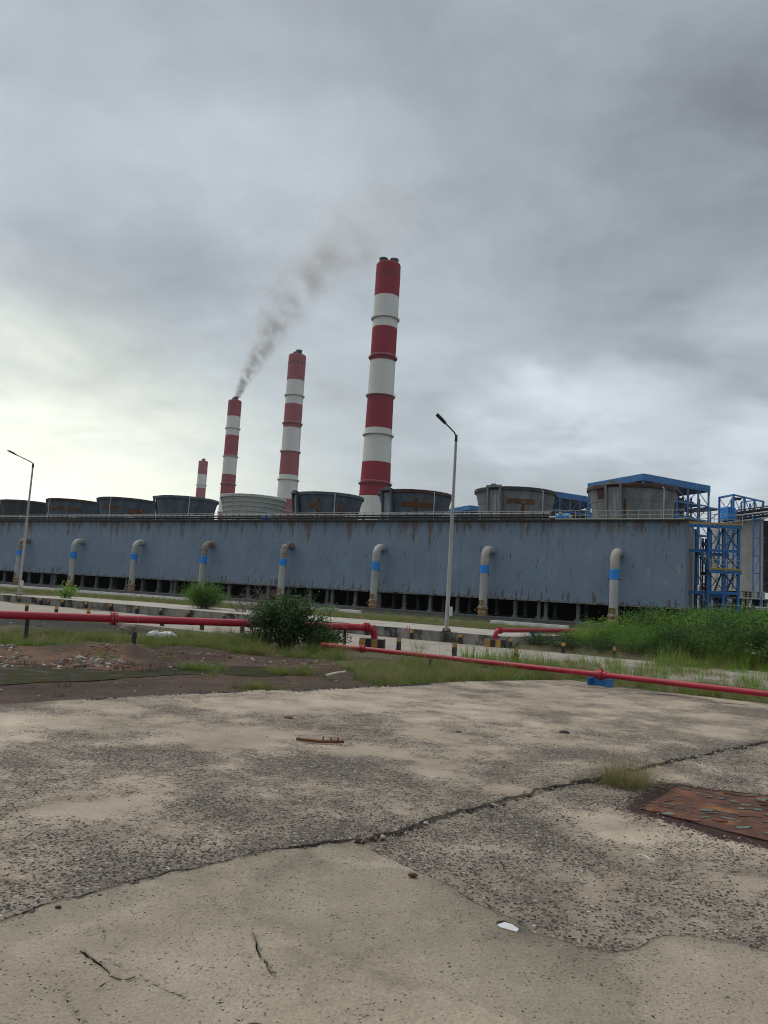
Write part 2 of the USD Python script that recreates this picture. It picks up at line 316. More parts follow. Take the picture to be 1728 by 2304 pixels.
def rough_line(pts, step=.04, amp=.012, seed=1, fr=5):
    ls = LineString(pts); n = int(ls.length/step); q = np.array([ls.interpolate(i*step).coords[0] for i in range(n+1)])
    o = (nz(q, fr, seed, 4)-.5)*amp*2; o2 = (nz(q, fr, seed+5, 4)-.5)*amp*2
    return [tuple(v) for v in q+np.stack([o2, o], 1)]
J1r = rough_line(rough_line(J1, .03, .06, 3), .014, .022, 4, 22)
lowside = Polygon(J1r+[(14, 9), (14, -6), (-14, -6), (-14, 0)]).buffer(0)
Cline = xyline(D((765, 1812), (800, 1824), (860, 1850), (960, 1890), (1010, 1925), (1050, 1945), (1100, 1970), (1135, 1990), (1180, 2005), (1250, 2022), (1330, 2036), (1370, 2030), (1400, 2010), (1440, 1998), (1500, 2002), (1580, 2020), (1659, 2036), (1900, 2085)))
Cr = rough_line(rough_line(Cline, .03, .05, 9), .016, .016, 8, 24)
screed = Polygon([J1[12]]+Cr+[(14, .2), (14, -6), (-14, -6), (-14, -.5)]+[tuple(np.array(q)+[0, .3]) for q in J1[:12]]).buffer(0)
def ribbon(pts, w, seed, amp=.02):
    q = rough_line(rough_line(pts, .02, amp, seed), .008, .011, seed+50, 24); q = np.array(q); t = np.linspace(0, 1, len(q))
    ww = w*(.25+.75*np.sin(math.pi*np.clip(t, .02, .98)))*1.5*np.clip(2.0*nz(q, 16, seed+3, 3)-.40, .34, 2)
    d = np.gradient(q, axis=0); d /= np.linalg.norm(d, axis=1, keepdims=True); nn_ = np.stack([-d[:, 1], d[:, 0]], 1)
    return Polygon(np.vstack([q+nn_*ww[:, None]/2, (q-nn_*ww[:, None]/2)[::-1]])).buffer(0)
cracks = [ribbon(xyline(D(*c)), w, 20+i) for i, (c, w) in enumerate([
    (((150, 2025), (185, 2045), (215, 2062), (240, 2090), (268, 2098), (300, 2092), (305, 2078), (285, 2068)), 0.009),
    (((215, 2065), (225, 2052), (240, 2060), (262, 2075), (285, 2085)), 0.006),
    (((305, 2095), (340, 2112), (380, 2130), (420, 2150)), .006),
    (((240, 2098), (222, 2112), (205, 2125)), .005),
    (((548, 1995), (552, 2020), (555, 2045), (575, 2065), (578, 2085), (600, 2103)), .006),
    (((135, 2110), (150, 2140), (160, 2165), (178, 2200), (190, 2230)), .005),
    (((210, 1980), (225, 2000), (228, 2018)), .004), (((455, 1920), (475, 1948), (500, 1975), (540, 1990)), .004)])]
hole1 = Polygon(rough_line(xyline(D((1071, 1976), (1088, 1972), (1108, 1981), (1122, 1988), (1117, 1998), (1095, 1992), (1073, 1986), (1071, 1976))), .008, .006, 31)).buffer(0)
hole2 = Polygon(rough_line(xyline(D((505, 2225), (520, 2200), (545, 2190), (578, 2195), (590, 2215), (580, 2240), (540, 2250), (505, 2225))), .01, .006, 33)).buffer(0)
cutout = unary_union(cracks+[hole1, hole2])
A_poly = PAD.difference(lowside)
C_poly = PAD.intersection(lowside).intersection(screed).buffer(-.004).difference(cutout)
B_poly = PAD.intersection(lowside).difference(screed)
def largest(p):
    return max(p.geoms, key=lambda g: g.area) if hasattr(p, 'geoms') else p
A_poly, C_poly, B_poly = largest(A_poly), largest(C_poly), largest(B_poly)

def sheet(poly, zf, bands, skirt, seg=.03):
    """a triangulated slab top over the polygon with side faces; bands: [(y0, y1, spacing)]"""
    pts = []
    x0, y0, x1, y1 = poly.bounds
    r = np.random.default_rng(5)
    for a, b, s in bands:
        a, b = max(a, y0), min(b, y1)
        if b <= a: continue
        gx, gy = np.meshgrid(np.arange(x0, x1, s), np.arange(a, b, s)); q = np.stack([gx.ravel(), gy.ravel()], 1)
        q += r.uniform(-.3, .3, q.shape)*s
        q = q[inpoly(poly.buffer(-.35*s) if s < .2 else poly.buffer(-.1), q)]; pts.append(q)
    rings = []
    for g in ([poly.exterior]+list(poly.interiors)):
        n = max(4, int(g.length/seg)); rings.append(np.array([g.interpolate(i/n, normalized=True).coords[0] for i in range(n)]))
    P = np.vstack(pts+rings)
    T = Delaunay(P).simplices; c = P[T].mean(1); T = T[inpoly(poly, c)]
    e1, e2 = P[T[:, 1]]-P[T[:, 0]], P[T[:, 2]]-P[T[:, 0]]
    T[(e1[:, 0]*e2[:, 1]-e1[:, 1]*e2[:, 0]) < 0] = T[(e1[:, 0]*e2[:, 1]-e1[:, 1]*e2[:, 0]) < 0][:, ::-1]
    z = zf(P); V = [np.column_stack([P, z])]; F = [T]; n = len(P); base = n-sum(len(q) for q in rings)
    for q in rings:
        m = len(q); top = base+np.arange(m); low = n+np.arange(m)
        V.append(np.column_stack([q, z[top]-skirt])); n += m
        k = np.roll(np.arange(m), -1); F.append(np.vstack([np.column_stack([top, low, low[k]]), np.column_stack([top, low[k], top[k]])])); base += m
    return np.vstack(V), np.vstack(F)

J1ls, Cls = LineString(J1r), LineString(Cr)
def dist_to(ls, P):
    import shapely
    return shapely.distance(shapely.points(P[:, 0], P[:, 1]), ls)
def blob(P, x, y, rx, ry=None):
    c = G(x*1.0416, y*1.0416)[:2]; return np.exp(-(((P[:, 0]-c[0])/rx)**2+((P[:, 1]-c[1])/(ry or rx))**2))
PLATE = Polygon(xyline(D((1384, 1739), (1462, 1693), (1900, 1738), (1900, 1866)))).buffer(0)
def concrete_mat(name, a, b, vs=46.0, vs2=130.0):
    N = {'geo': ('geometry', {}), 'ag0': ('attribute', {'attribute': 'agg'}), 'nk': ('noise_texture', {'scale': 7.0, 'detail': 6.0, 'roughness': .72}), 'kk': ('math', {'math_type': 'multiply_add', 'value2': 1.9, 'value3': -.95}), 'km': ('map_range', {'from_min': .04, 'from_max': .30, 'clamp': True}), 'kx': ('math', {'math_type': 'multiply'}), 'agg': ('math', {'math_type': 'add', 'use_clamp': True}), 'tone': ('attribute', {'attribute': 'tone'}), 'rm': ('attribute', {'attribute': 'rustmask'}),
         'n1': ('noise_texture', {'scale': 1.6, 'detail': 8.0, 'roughness': .62}), 'r1': ('rgb_ramp', {'ramp': [(.30, tuple(.72*c for c in a)), (.42, a), (.64, b)]}), 'nl': ('noise_texture', {'scale': .55, 'detail': 4.0}), 'rl': ('map_range', {'from_min': .3, 'from_max': .7, 'to_min': .84, 'to_max': 1.14}), 'sl': ('vector_math', {'math_type': 'scale'}),
         'ed': ('math', {'math_type': 'multiply_add', 'value2': -.42, 'value3': 1.06}), 'se': ('vector_math', {'math_type': 'scale'}),
         'n3': ('noise_texture', {'scale': 60.0, 'detail': 4.0}), 'r3': ('map_range', {'from_min': .25, 'from_max': .75, 'to_min': .80, 'to_max': 1.18}),
         's3': ('vector_math', {'math_type': 'scale'}), 's4': ('vector_math', {'math_type': 'scale'}),
         'nw': ('noise_texture', {'scale': 45.0, 'detail': 2.0}), 'ws': ('vector_math', {'math_type': 'scale', 'scale': .030}), 'wa': ('vector_math', {'math_type': 'add'}),
         'v1': ('voronoi_texture', {'scale': vs}), 'sc': ('separate_color', {}), 'lt': ('math', {'math_type': 'less_than'}),
         'dm': ('map_range', {'from_min': .40, 'from_max': .56, 'to_min': 1.0, 'to_max': 0.0, 'clamp': True}), 'mk': ('math', {'math_type': 'multiply'}),
         'st': ('rgb_ramp', {'ramp': [(0, (.020, .020, .021)), (.45, (.040, .039, .038)), (.62, (.085, .078, .07)), (.78, (.15, .125, .10)), (.88, (.11, .055, .035)), (.93, (.30, .27, .23)), (1, (.42, .39, .34))]}),
         'x1': ('mix_color', {}),
         'v2': ('voronoi_texture', {'scale': vs2}), 'sc2': ('separate_color', {}), 'ag2': ('math', {'math_type': 'multiply', 'value2': .75}), 'lt2': ('math', {'math_type': 'less_than'}),
         'dm2': ('map_range', {'from_min': .28, 'from_max': .5, 'to_min': .9, 'to_max': 0.0, 'clamp': True}), 'mk2': ('math', {'math_type': 'multiply'}), 'x2': ('mix_color', {}),
         'st2': ('rgb_ramp', {'ramp': [(0, (.03, .03, .03)), (.5, (.07, .062, .055)), (.8, (.16, .13, .1)), (1, (.36, .33, .28))]}),
         'nr': ('noise_texture', {'scale': 22.0, 'detail': 6.0, 'roughness': .7}), 'ra': ('math', {'math_type': 'add'}), 'rr': ('map_range', {'from_min': .95, 'from_max': 1.10, 'clamp': True}), 'x3': ('mix_color', {'b': (.035, .016, .014)}),
         'h1': ('math', {'math_type': 'multiply', 'value2': .8}), 'h2': ('math', {'math_type': 'add'}), 'h3': ('math', {'math_type': 'multiply_add', 'value2': .5}),
         'bm': ('bump', {'strength': .75, 'distance': .012}), 'p': ('principled_bsdf', {'roughness': .88, 'specular_ior_level': .25})}
    L = [('geo.position', 'nk.vector'), ('nk.fac', 'kk.value1'), ('ag0.fac', 'km.value'), ('kk.value', 'kx.value1'), ('km.result', 'kx.value2'), ('ag0.fac', 'agg.value1'), ('kx.value', 'agg.value2'), ('geo.position', 'n1.vector'), ('n1.fac', 'r1.fac'), ('geo.position', 'n3.vector'), ('n3.fac', 'r3.value'), ('geo.position', 'nl.vector'), ('nl.fac', 'rl.value'), ('r1.color', 'sl.vector1'), ('rl.result', 'sl.scale'), ('agg.value', 'ed.value1'), ('sl.vector', 'se.vector1'), ('ed.value', 'se.scale'), ('se.vector', 's3.vector1'), ('r3.result', 's3.scale'),
         ('s3.vector', 's4.vector1'), ('tone.fac', 's4.scale'), ('geo.position', 'nw.vector'), ('nw.color', 'ws.vector1'), ('ws.vector', 'wa.vector1'), ('geo.position', 'wa.vector2'),
         ('wa.vector', 'v1.vector'), ('v1.color', 'sc.color'), ('sc.r', 'lt.value1'), ('agg.value', 'lt.value2'), ('v1.distance', 'dm.value'), ('lt.value', 'mk.value1'), ('dm.result', 'mk.value2'),
         ('sc.g', 'st.fac'), ('wa.vector', 'v2.vector'), ('v2.color', 'sc2.color'), ('agg.value', 'ag2.value1'), ('sc2.r', 'lt2.value1'), ('ag2.value', 'lt2.value2'), ('v2.distance', 'dm2.value'), ('lt2.value', 'mk2.value1'), ('dm2.result', 'mk2.value2'),
         ('mk2.value', 'x2.fac'), ('s4.vector', 'x2.a'), ('sc2.g', 'st2.fac'), ('st2.color', 'x2.b'), ('x2.result', 'x1.a'), ('mk.value', 'x1.fac'), ('st.color', 'x1.b'),
         ('geo.position', 'nr.vector'), ('nr.fac', 'ra.value1'), ('rm.fac', 'ra.value2'), ('ra.value', 'rr.value'), ('rr.result', 'x3.fac'), ('x1.result', 'x3.a'), ('x3.result', 'p.base_color'),
         ('mk.value', 'h1.value1'), ('h1.value', 'h2.value1'), ('mk2.value', 'h3.value1'), ('n3.fac', 'h3.value3'), ('h3.value', 'h2.value2'), ('h2.value', 'bm.height'), ('bm.normal', 'p.normal')]
    return mat(name, N, L, surface='p.BSDF')
MAT['concrete_rough'] = concrete_mat('concrete_rough', (.258, .212, .160), (.342, .284, .220))
MAT['concrete_screed'] = concrete_mat('concrete_screed', (.245, .206, .154), (.312, .266, .202), 95.0, 210.0)
pad = UsdGeom.Xform.Define(stage, '/World/concrete_pad'); tag(pad, kind='structure'); pad = pad.GetPrim()
def zA(P):
    d = dist_to(J1ls, P); return -.006+(nz(P, .7, 2)-.5)*.03-np.exp(-d/.05)*.010*(.3+1.4*nz(P, 12, 4))+(nz(P, 9, 8)-.5)*.006
def zB(P): return -.045+(nz(P, .9, 12)-.5)*.02+(nz(P, 8, 14)-.5)*.010+np.exp(-dist_to(J1ls, P)/.09)*.05*np.clip(nz(P, 5, 16)-.38, 0, 1)
def zC(P):
    d = dist_to(Cls, P); return -.028+(nz(P, .8, 22)-.5)*.02-np.exp(-d/.10)*.012+np.exp(-dist_to(J1ls, P)/.07)*.06*np.clip(nz(P, 4, 24)-.40, 0, 1)
BANDS = [(-6, 1.8, .45), (1.8, 6.5, .035), (6.5, 11, .06), (11, 30, .11)]
for nm, poly, zf, mt, sk in (('slab', A_poly, zA, 'concrete_rough', .16), ('slab', B_poly, zB, 'concrete_rough', .10), ('screed_patch', C_poly, zC, 'concrete_screed', .05)):
    m = sheet(poly, zf, BANDS, sk); o = obj(nm, m, mt, pad, smooth=True)
    P = m[0][:, :2]; big = nz(P, .45, 41, 3); mid = nz(P, 1.6, 43, 4)
    if mt == 'concrete_screed':
        agg = .02+.14*np.clip(mid-.4, 0, 1)+.05*(nz(P, 5, 44)>.6)+.35*np.exp(-dist_to(Cls, P)/.09)*nz(P, 6, 48)
        tone = 1.0+.30*(big-.5)-.34*np.exp(-dist_to(Cls, P)/.12)*nz(P, 3, 47)*(P[:, 0] > .3)-.30*np.exp(-dist_to(J1ls, P)/.05)*nz(P, 5, 45)-.16*(nz(P, 1.1, 49) > .58)
        rm = np.zeros(len(P))
    elif zf is zA:
        agg = .30+1.9*(mid-.5)+.9*(big-.5)+.8*(nz(P, 5, 53)-.5)+.42*np.exp(-dist_to(J1ls, P)/.35)
        for x, y, rx, ry, a in ((350, 1640, .7, .5, .30), (520, 1690, .8, .6, .40), (700, 1655, .7, .45, .55), (640, 1730, .7, .35, .40), (60, 1640, .5, .6, .35), (760, 1690, .5, .3, .4), (900, 1530, 1.8, 1.2, -.35), (1250, 1530, 2, 1.6, -.12), (1000, 1620, 1.2, .6, -.22), (1300, 1600, 1.3, .5, -.2),
                            (650, 1510, 1.2, .7, -.5), (30, 1555, .55, .45, -.5), (1120, 1470, 3, 1.3, .15), (60, 1800, .5, .4, -.1), (180, 1750, .5, .3, -.2), (250, 1830, .5, .3, .1)):
            agg += a*blob(P, x, y, rx, ry)
        tone = 1.0+.3*(big-.5)+.35*blob(P, 20, 1560, .5, .35)+.4*blob(P, 60, 1590, .4, .25)*nz(P, 6, 46)+.10*blob(P, 900, 1530, 2, 1.2)-.2*np.exp(-dist_to(J1ls, P)/.06)
        rm = np.zeros(len(P))+.62*blob(P, 1430, 1500, 1.0, .2)+.6*blob(P, 1560, 1518, 1.2, .2)
    else:
        agg = .50+1.5*(mid-.5)+.7*(nz(P, 5, 54)-.5)+.2*np.exp(-dist_to(J1ls, P)/.3)-.28*blob(P, 1500, 1790, .8, .5)
        tone = .93+.25*(big-.5)
        import shapely
        dp = shapely.distance(shapely.points(P[:, 0], P[:, 1]), PLATE)
        rm = .74*np.exp(-dp/.18)+.62*np.exp(-dp/.6)*nz(P, 3, 51)
        # yellowish mineral crust beside the plate is a lighter tone
        tone = tone+.28*blob(P, 1480, 1800, .6, .35)+.2*blob(P, 1250, 1740, .5, .3)
    primvar(o, 'agg', np.clip(agg, 0, 1.0)); primvar(o, 'tone', np.clip(tone, .45, 1.6)); primvar(o, 'rustmask', np.clip(rm, 0, 1))

# soil, mud and gravel round the pad, out to the horizon
MUD = gpoly(c5((-400, 440), (0, 455), (330, 480), (600, 470), (900, 480), (1300, 490), (1659, 545))+c6((450, 540), (760, 600), (920, 680), (1080, 740), (700, 780))+c5((1200, 830), (0, 880), (-400, 900)))
COAL = gpoly(c5((-700, 300), (0, 300), (560, 322), (830, 352), (980, 388), (560, 388), (0, 380), (-700, 380)))
RED_SOIL = gpoly(c5((-300, 450), (90, 470), (300, 530), (620, 505), (760, 540), (950, 590), (700, 620), (400, 612), (100, 590), (-300, 600)))
def zone(poly, P, soft=.35, seed=0):
    import shapely
    d = shapely.distance(shapely.points(P[:, 0], P[:, 1]), poly)
    return np.clip(1-d/soft+(nz(P, 1.5, seed)-.5)*1.2, 0, 1)
def ground_z(P):
    t = P[:, 0]*TT[0]+P[:, 1]*TT[1]; n = P[:, 0]*NN[0]+P[:, 1]*NN[1]
    z = np.interp(n, [-50, 10, 19.6, 20.1, 26.3, 27.5, 32.5, 34, 50, 56, 79, 81, 200], [-.07, -.07, -.05, -.10, -.10, .2, .30, .33, .05, .0, .0, -.02, -.02])
    z += (nz(P, .8, 61)-.5)*.09*(n < 19.4)+(nz(P, .5, 62)-.5)*.08*(n > 34)*(n < 300)
    for x, y, rx, ry, h in ((40, 1365, 1.3, .5, .22), (185, 1405, 1.6, .5, .16), (300, 1410, 1.0, .35, .10), (420, 1400, 1.2, .4, .10), (470, 1420, .9, .3, .12), (690, 1445, .8, .5, .10)):
        z += h*blob(P, x, y, rx, ry)*(.6+.8*nz(P, 3, 64))
    z = np.where(contains_xy(WATER.buffer(.25), P[:, 0], P[:, 1]), np.minimum(z, -.085+(nz(P, 1.5, 66)-.5)*.03), z)
    return np.where(contains_xy(PAD.buffer(.05), P[:, 0], P[:, 1]), -.155, z)
WATER = gpoly(c5((-300, 585), (0, 590), (200, 596), (420, 618), (640, 632), (900, 640), (1150, 622), (1400, 606), (1659, 612))+c6((430, 640), (300, 665))+c5((1300, 645), (1000, 655), (760, 672), (500, 690), (250, 694), (0, 712), (-300, 720)), z=-.07)
ax = np.unique(np.round(np.concatenate([-np.geomspace(22, 3400, 46), np.arange(-22, 22, .16), np.geomspace(22, 3400, 46)]), 3))
ay = np.unique(np.round(np.concatenate([-np.geomspace(8, 1500, 20), np.arange(-8, 4, .8), np.arange(4, 36, .16), np.geomspace(36, 5000, 70)]), 3))
gx, gy = np.meshgrid(ax, ay); P = np.stack([gx.ravel(), gy.ravel()], 1)
idx = np.arange(len(P)).reshape(gx.shape)
F = np.stack([idx[:-1, :-1], idx[:-1, 1:], idx[1:, 1:], idx[1:, :-1]], -1).reshape(-1, 4)
GV = np.column_stack([P, ground_z(P)])
gt = P[:, 0]*TT[0]+P[:, 1]*TT[1]; gn = P[:, 0]*NN[0]+P[:, 1]*NN[1]
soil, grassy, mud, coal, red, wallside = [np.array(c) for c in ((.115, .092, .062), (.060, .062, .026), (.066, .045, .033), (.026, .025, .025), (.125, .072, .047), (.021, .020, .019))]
w = (nz(P, .35, 71)[:, None] > .5)*1.0
col = soil*(.4)+grassy*.6+np.zeros((len(P), 3))
col = col*(.75+.5*nz(P, .9, 72)[:, None])
m_ = zone(MUD, P, .5, 73)[:, None]; col = col*(1-m_)+m_*mud*(.5+nz(P, 1.3, 74)[:, None])
m_ = zone(RED_SOIL, P, .3, 75)[:, None]; col = col*(1-m_)+m_*red*(.6+.8*nz(P, 2.2, 76)[:, None])
m_ = zone(COAL, P, .4, 77)[:, None]; col = col*(1-m_)+m_*coal
m_ = zone(WATER, P, .18, 78)[:, None]; col = col*(1-m_)+m_*np.array((.035, .034, .017))
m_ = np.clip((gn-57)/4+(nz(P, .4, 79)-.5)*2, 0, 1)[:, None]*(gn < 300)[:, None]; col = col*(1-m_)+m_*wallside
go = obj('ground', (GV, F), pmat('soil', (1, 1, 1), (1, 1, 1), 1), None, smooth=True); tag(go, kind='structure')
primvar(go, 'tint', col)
Ng = {'geo': ('geometry', {}), 'at': ('attribute', {'attribute': 'tint'}), 'n': ('noise_texture', {'scale': 7.0, 'detail': 8.0, 'roughness': .7}), 'r': ('map_range', {'from_min': .25, 'from_max': .75, 'to_min': .5, 'to_max': 1.5}),
      's': ('vector_math', {'math_type': 'scale'}), 'b': ('bump', {'strength': .8, 'distance': .05}), 'p': ('principled_bsdf', {'roughness': .95, 'specular_ior_level': .15})}
MAT['soil_tinted'] = mat('soil_tinted', Ng, [('geo.position', 'n.vector'), ('n.fac', 'r.value'), ('at.color', 's.vector1'), ('r.result', 's.scale'), ('s.vector', 'p.base_color'), ('n.fac', 'b.height'), ('b.normal', 'p.normal')], surface='p.BSDF')
UsdShade.MaterialBindingAPI.Apply(go).Bind(MAT['soil_tinted'])
stage.RemovePrim('/World/Looks/soil')
# the shallow green puddle in front of the pad
Nw = {'geo': ('geometry', {}), 'n': ('noise_texture', {'scale': 2.2, 'detail': 7.0, 'roughness': .65}), 'r': ('rgb_ramp', {'ramp': [(.34, (.010, .012, .007)), (.5, (.022, .022, .008)), (.64, (.048, .040, .012))]}),
      'rr': ('map_range', {'from_min': .38, 'from_max': .66, 'to_min': .45, 'to_max': .95}), 'p': ('principled_bsdf', {'specular_ior_level': .03}), 'b': ('bump', {'strength': .25, 'distance': .02})}
MAT['algae'] = mat('algae', Nw, [('geo.position', 'n.vector'), ('n.fac', 'r.fac'), ('n.fac', 'rr.value'), ('rr.result', 'p.roughness'), ('r.color', 'p.base_color'), ('n.fac', 'b.height'), ('b.normal', 'p.normal')], surface='p.BSDF')
wp = WATER.buffer(.15)
wm = sheet(wp, lambda P: np.full(len(P), -.071), [(0, 40, .2)], .01, .15)
tag(obj('puddle', wm, 'algae', None), kind='structure')

# the concrete road between the bollards, its raised footpath and kerb, the white kerb in front of the tower
MAT['road_concrete'] = pmat('road_concrete', (.29, .258, .215), (.215, .19, .16), .7, rough=.9, bump=.3, bscale=12, dirt=(.13, .115, .095), dscale=.8, dlo=.55, dhi=.75, dstretch=(1, 1, 1))
MAT['path_concrete'] = pmat('path_concrete', (.34, .31, .265), (.27, .25, .215), 1.2, rough=.9, bump=.3, bscale=15, dirt=(.14, .13, .1), dscale=1.2, dlo=.56, dhi=.7)
road = tag(UsdGeom.Xform.Define(stage, '/World/road'), kind='structure')
def strip(t0, t1, n0, n1, z0, z1, seed=0, dt=.5, jit=.0):
    """a slab along the wall direction, with uneven long edges"""
    n_ = max(2, int((t1-t0)/dt)); mb = MB(); ts = np.linspace(t0, t1, n_+1)
    j0 = (nz(np.stack([ts, ts*0], 1), .8, seed)-.5)*2*jit; j1 = (nz(np.stack([ts, ts*0+9], 1), .8, seed)-.5)*2*jit
    rows = [[TN(t, n0+a, z0), TN(t, n0+a, z1), TN(t, n1+b, z1), TN(t, n1+b, z0)] for t, a, b in zip(ts, j0, j1)]
    v = np.array(rows).reshape(-1, 3); f = []
    for i in range(n_):
        for k in range(3): f.append([i*4+k, (i+1)*4+k, (i+1)*4+k+1, i*4+k+1])
    f += [[0, 1, 2, 3], [n_*4+3, n_*4+2, n_*4+1, n_*4]]
    return mb.add(v, f)
edges = np.arange(-98, 62, 5.0)
for a, b in zip(edges[:-1], edges[1:]):
    obj('road_slab', strip(a+.012, b-.012, 19.85, 26.42, -.12, (rng.random()-.5)*.012-.002, int(a)+200, .5, .03), 'road_concrete', road, smooth=False)
path = tag(UsdGeom.Xform.Define(stage, '/World/footpath'), kind='structure')
for a, b in zip(edges[:-1], edges[1:]):
    if a > -10: continue
    b = min(b, -10.9)
    top = .40 if a > -42 else max(.03, .40+(a+42)*.02)
    obj('kerb_block', strip(a+.01, b-.01, 26.44, 26.70, -.1, top+(rng.random()-.5)*.02, int(a)+300, .35, .012), 'old_concrete', path, smooth=False)
    obj('paving_slab', strip(a+.01, b-.01, 26.71, 32.4, -.1, top-.012+(rng.random()-.5)*.012, int(a)+400, .5, .03), 'path_concrete', path, smooth=False)
kerb = tag(UsdGeom.Xform.Define(stage, '/World/white_kerb'), kind='structure')
for i, a in enumerate(np.arange(-150, -20, 6.0)):
    if -32 < a < -27 or (a > -40 and i % 3 == 1): continue
    obj('kerb_block', strip(a+.03, a+5.97, 54.5, 55.0, -.1, .26+.03*rng.random(), i+500, 1.0, .04), 'white_kerb', kerb, smooth=False)

# ------------------------------------------------------------------ the cooling tower
RZ = -ANG                                   # local x runs along the wall, local y away from the camera
def wall_mat(name, a, b):
    N = {'tc': ('texture_coordinate', {}),
         'm1': ('mapping', {'scale': (.35, .35, .35)}), 'n1': ('noise_texture', {'scale': 1.0, 'detail': 8.0, 'roughness': .6}), 'r1': ('rgb_ramp', {'ramp': [(.33, a), (.67, b)]}),
         'sep': ('separate_xyz', {}),
         'ms': ('mapping', {'scale': (1.5, 1.5, .10)}), 'ns': ('noise_texture', {'scale': 1.0, 'detail': 5.0, 'roughness': .65}),       # long dull runs
         'rs': ('map_range', {'from_min': .54, 'from_max': .76, 'to_min': 0.0, 'to_max': .26, 'clamp': True}), 'x1': ('mix_color', {'b': (.055, .062, .058)}),
         'mr': ('mapping', {'scale': (1.15, 1.15, .16), 'location': (3.3, 0, 1.0)}), 'nr': ('noise_texture', {'scale': 1.0, 'detail': 6.0, 'roughness': .7}),  # rust runs from the deck edge
         'tz': ('map_range', {'from_min': 6.0, 'from_max': 11.0, 'to_min': -.15, 'to_max': .135}), 'ar': ('math', {'math_type': 'add'}),
         'rr': ('map_range', {'from_min': .565, 'from_max': .68, 'to_min': 0.0, 'to_max': .8, 'clamp': True}),
         'rc': ('rgb_ramp', {'ramp': [(.3, (.17, .080, .034)), (.5, (.085, .066, .045)), (.7, (.20, .11, .05))]}), 'nc': ('noise_texture', {'scale': .6, 'detail': 3.0}), 'x2': ('mix_color', {}),
         'mw': ('mapping', {'scale': (3.0, 3.0, .55), 'location': (1.3, 0, 7.0)}), 'nw': ('noise_texture', {'scale': 1.0, 'detail': 5.0, 'roughness': .62}),       # pale scuffs where the paint is gone
         'rw': ('map_range', {'from_min': .635, 'from_max': .675, 'to_min': 0.0, 'to_max': .75, 'clamp': True}), 'x3': ('mix_color', {'b': (.30, .29, .26)}),
         'mk': ('mapping', {'scale': (4.2, 4.2, .7), 'location': (9.3, 0, 2.0)}), 'nk': ('noise_texture', {'scale': 1.0, 'detail': 4.0, 'roughness': .55}),       # small dark gouges
         'rk': ('map_range', {'from_min': .675, 'from_max': .70, 'to_min': 0.0, 'to_max': .85, 'clamp': True}), 'x4': ('mix_color', {'b': (.035, .022, .016)}),
         'mb': ('mapping', {'scale': (2.6, 2.6, .5), 'location': (4.3, 0, 12.0)}), 'nb2': ('noise_texture', {'scale': 1.0, 'detail': 4.0}),                      # rust feet at the bottom edge
         'bz': ('map_range', {'from_min': 2.2, 'from_max': 4.6, 'to_min': .09, 'to_max': -.16}), 'ab': ('math', {'math_type': 'add'}), 'rb': ('map_range', {'from_min': .60, 'from_max': .66, 'to_min': 0.0, 'to_max': .75, 'clamp': True}), 'x5': ('mix_color', {'b': (.10, .052, .03)}),
         'nq': ('noise_texture', {'scale': 3.0, 'detail': 6.0}), 'bm': ('bump', {'strength': .35, 'distance': .06}), 'p': ('principled_bsdf', {'roughness': .62, 'specular_ior_level': .3})}
    L = [('tc.object', 'm1.vector'), ('m1.vector', 'n1.vector'), ('n1.fac', 'r1.fac'), ('tc.object', 'sep.vector'),
         ('tc.object', 'ms.vector'), ('ms.vector', 'ns.vector'), ('ns.fac', 'rs.value'), ('rs.result', 'x1.fac'), ('r1.color', 'x1.a'),
         ('tc.object', 'mr.vector'), ('mr.vector', 'nr.vector'), ('sep.z', 'tz.value'), ('nr.fac', 'ar.value1'), ('tz.result', 'ar.value2'), ('ar.value', 'rr.value'), ('rr.result', 'x2.fac'), ('x1.result', 'x2.a'), ('tc.object', 'nc.vector'), ('nc.fac', 'rc.fac'), ('rc.color', 'x2.b'),
         ('tc.object', 'mw.vector'), ('mw.vector', 'nw.vector'), ('nw.fac', 'rw.value'), ('rw.result', 'x3.fac'), ('x2.result', 'x3.a'),
         ('tc.object', 'mk.vector'), ('mk.vector', 'nk.vector'), ('nk.fac', 'rk.value'), ('rk.result', 'x4.fac'), ('x3.result', 'x4.a'),
         ('tc.object', 'mb.vector'), ('mb.vector', 'nb2.vector'), ('sep.z', 'bz.value'), ('nb2.fac', 'ab.value1'), ('bz.result', 'ab.value2'), ('ab.value', 'rb.value'), ('rb.result', 'x5.fac'), ('x4.result', 'x5.a'), ('x5.result', 'p.base_color'),
         ('tc.object', 'nq.vector'), ('nq.fac', 'bm.height'), ('bm.normal', 'p.normal')]
    return mat(name, N, L, surface='p.BSDF')
MAT['wall_paint'] = wall_mat('wall_paint', (.148, .200, .260), (.180, .238, .300))
MAT['wall_end'] = wall_mat('wall_end', (.17, .17, .18), (.22, .22, .225))
NW, ZT, ZB, T1, T0 = 81.57, 10.95, 2.20, -14.90, -196.0
tower = thing('cooling_tower', 'long blue-grey rust-streaked cooling tower wall raised on short concrete columns', 'cooling tower', (0, 0, 0), RZ)
e_dir = np.array([-.10, .995])              # the end wall is not quite square to the front
def wall_panel(t0, t1):
    nx, nzv = max(2, int((t1-t0)/.6)), 16; v, f = [], []
    for i in range(nx+1):
        for k in range(nzv+1):
            t = t0+(t1-t0)*i/nx; z = ZB+(ZT-ZB)*k/nzv
            v.append((t, NW+float(nz(np.array([[t*.3, z*.3]]), 1, 81)[0]-.5)*.10*(0 < i < nx), z))
    for i in range(nx):
        for k in range(nzv): a = i*(nzv+1)+k; f.append([a, a+nzv+1, a+nzv+2, a+1])
    mb = MB().add(v, f)
    mb.box(((t0+t1)/2, NW+.17, (ZB+ZT)/2), (t1-t0-.02, .2, ZT-ZB-.02)); return mb
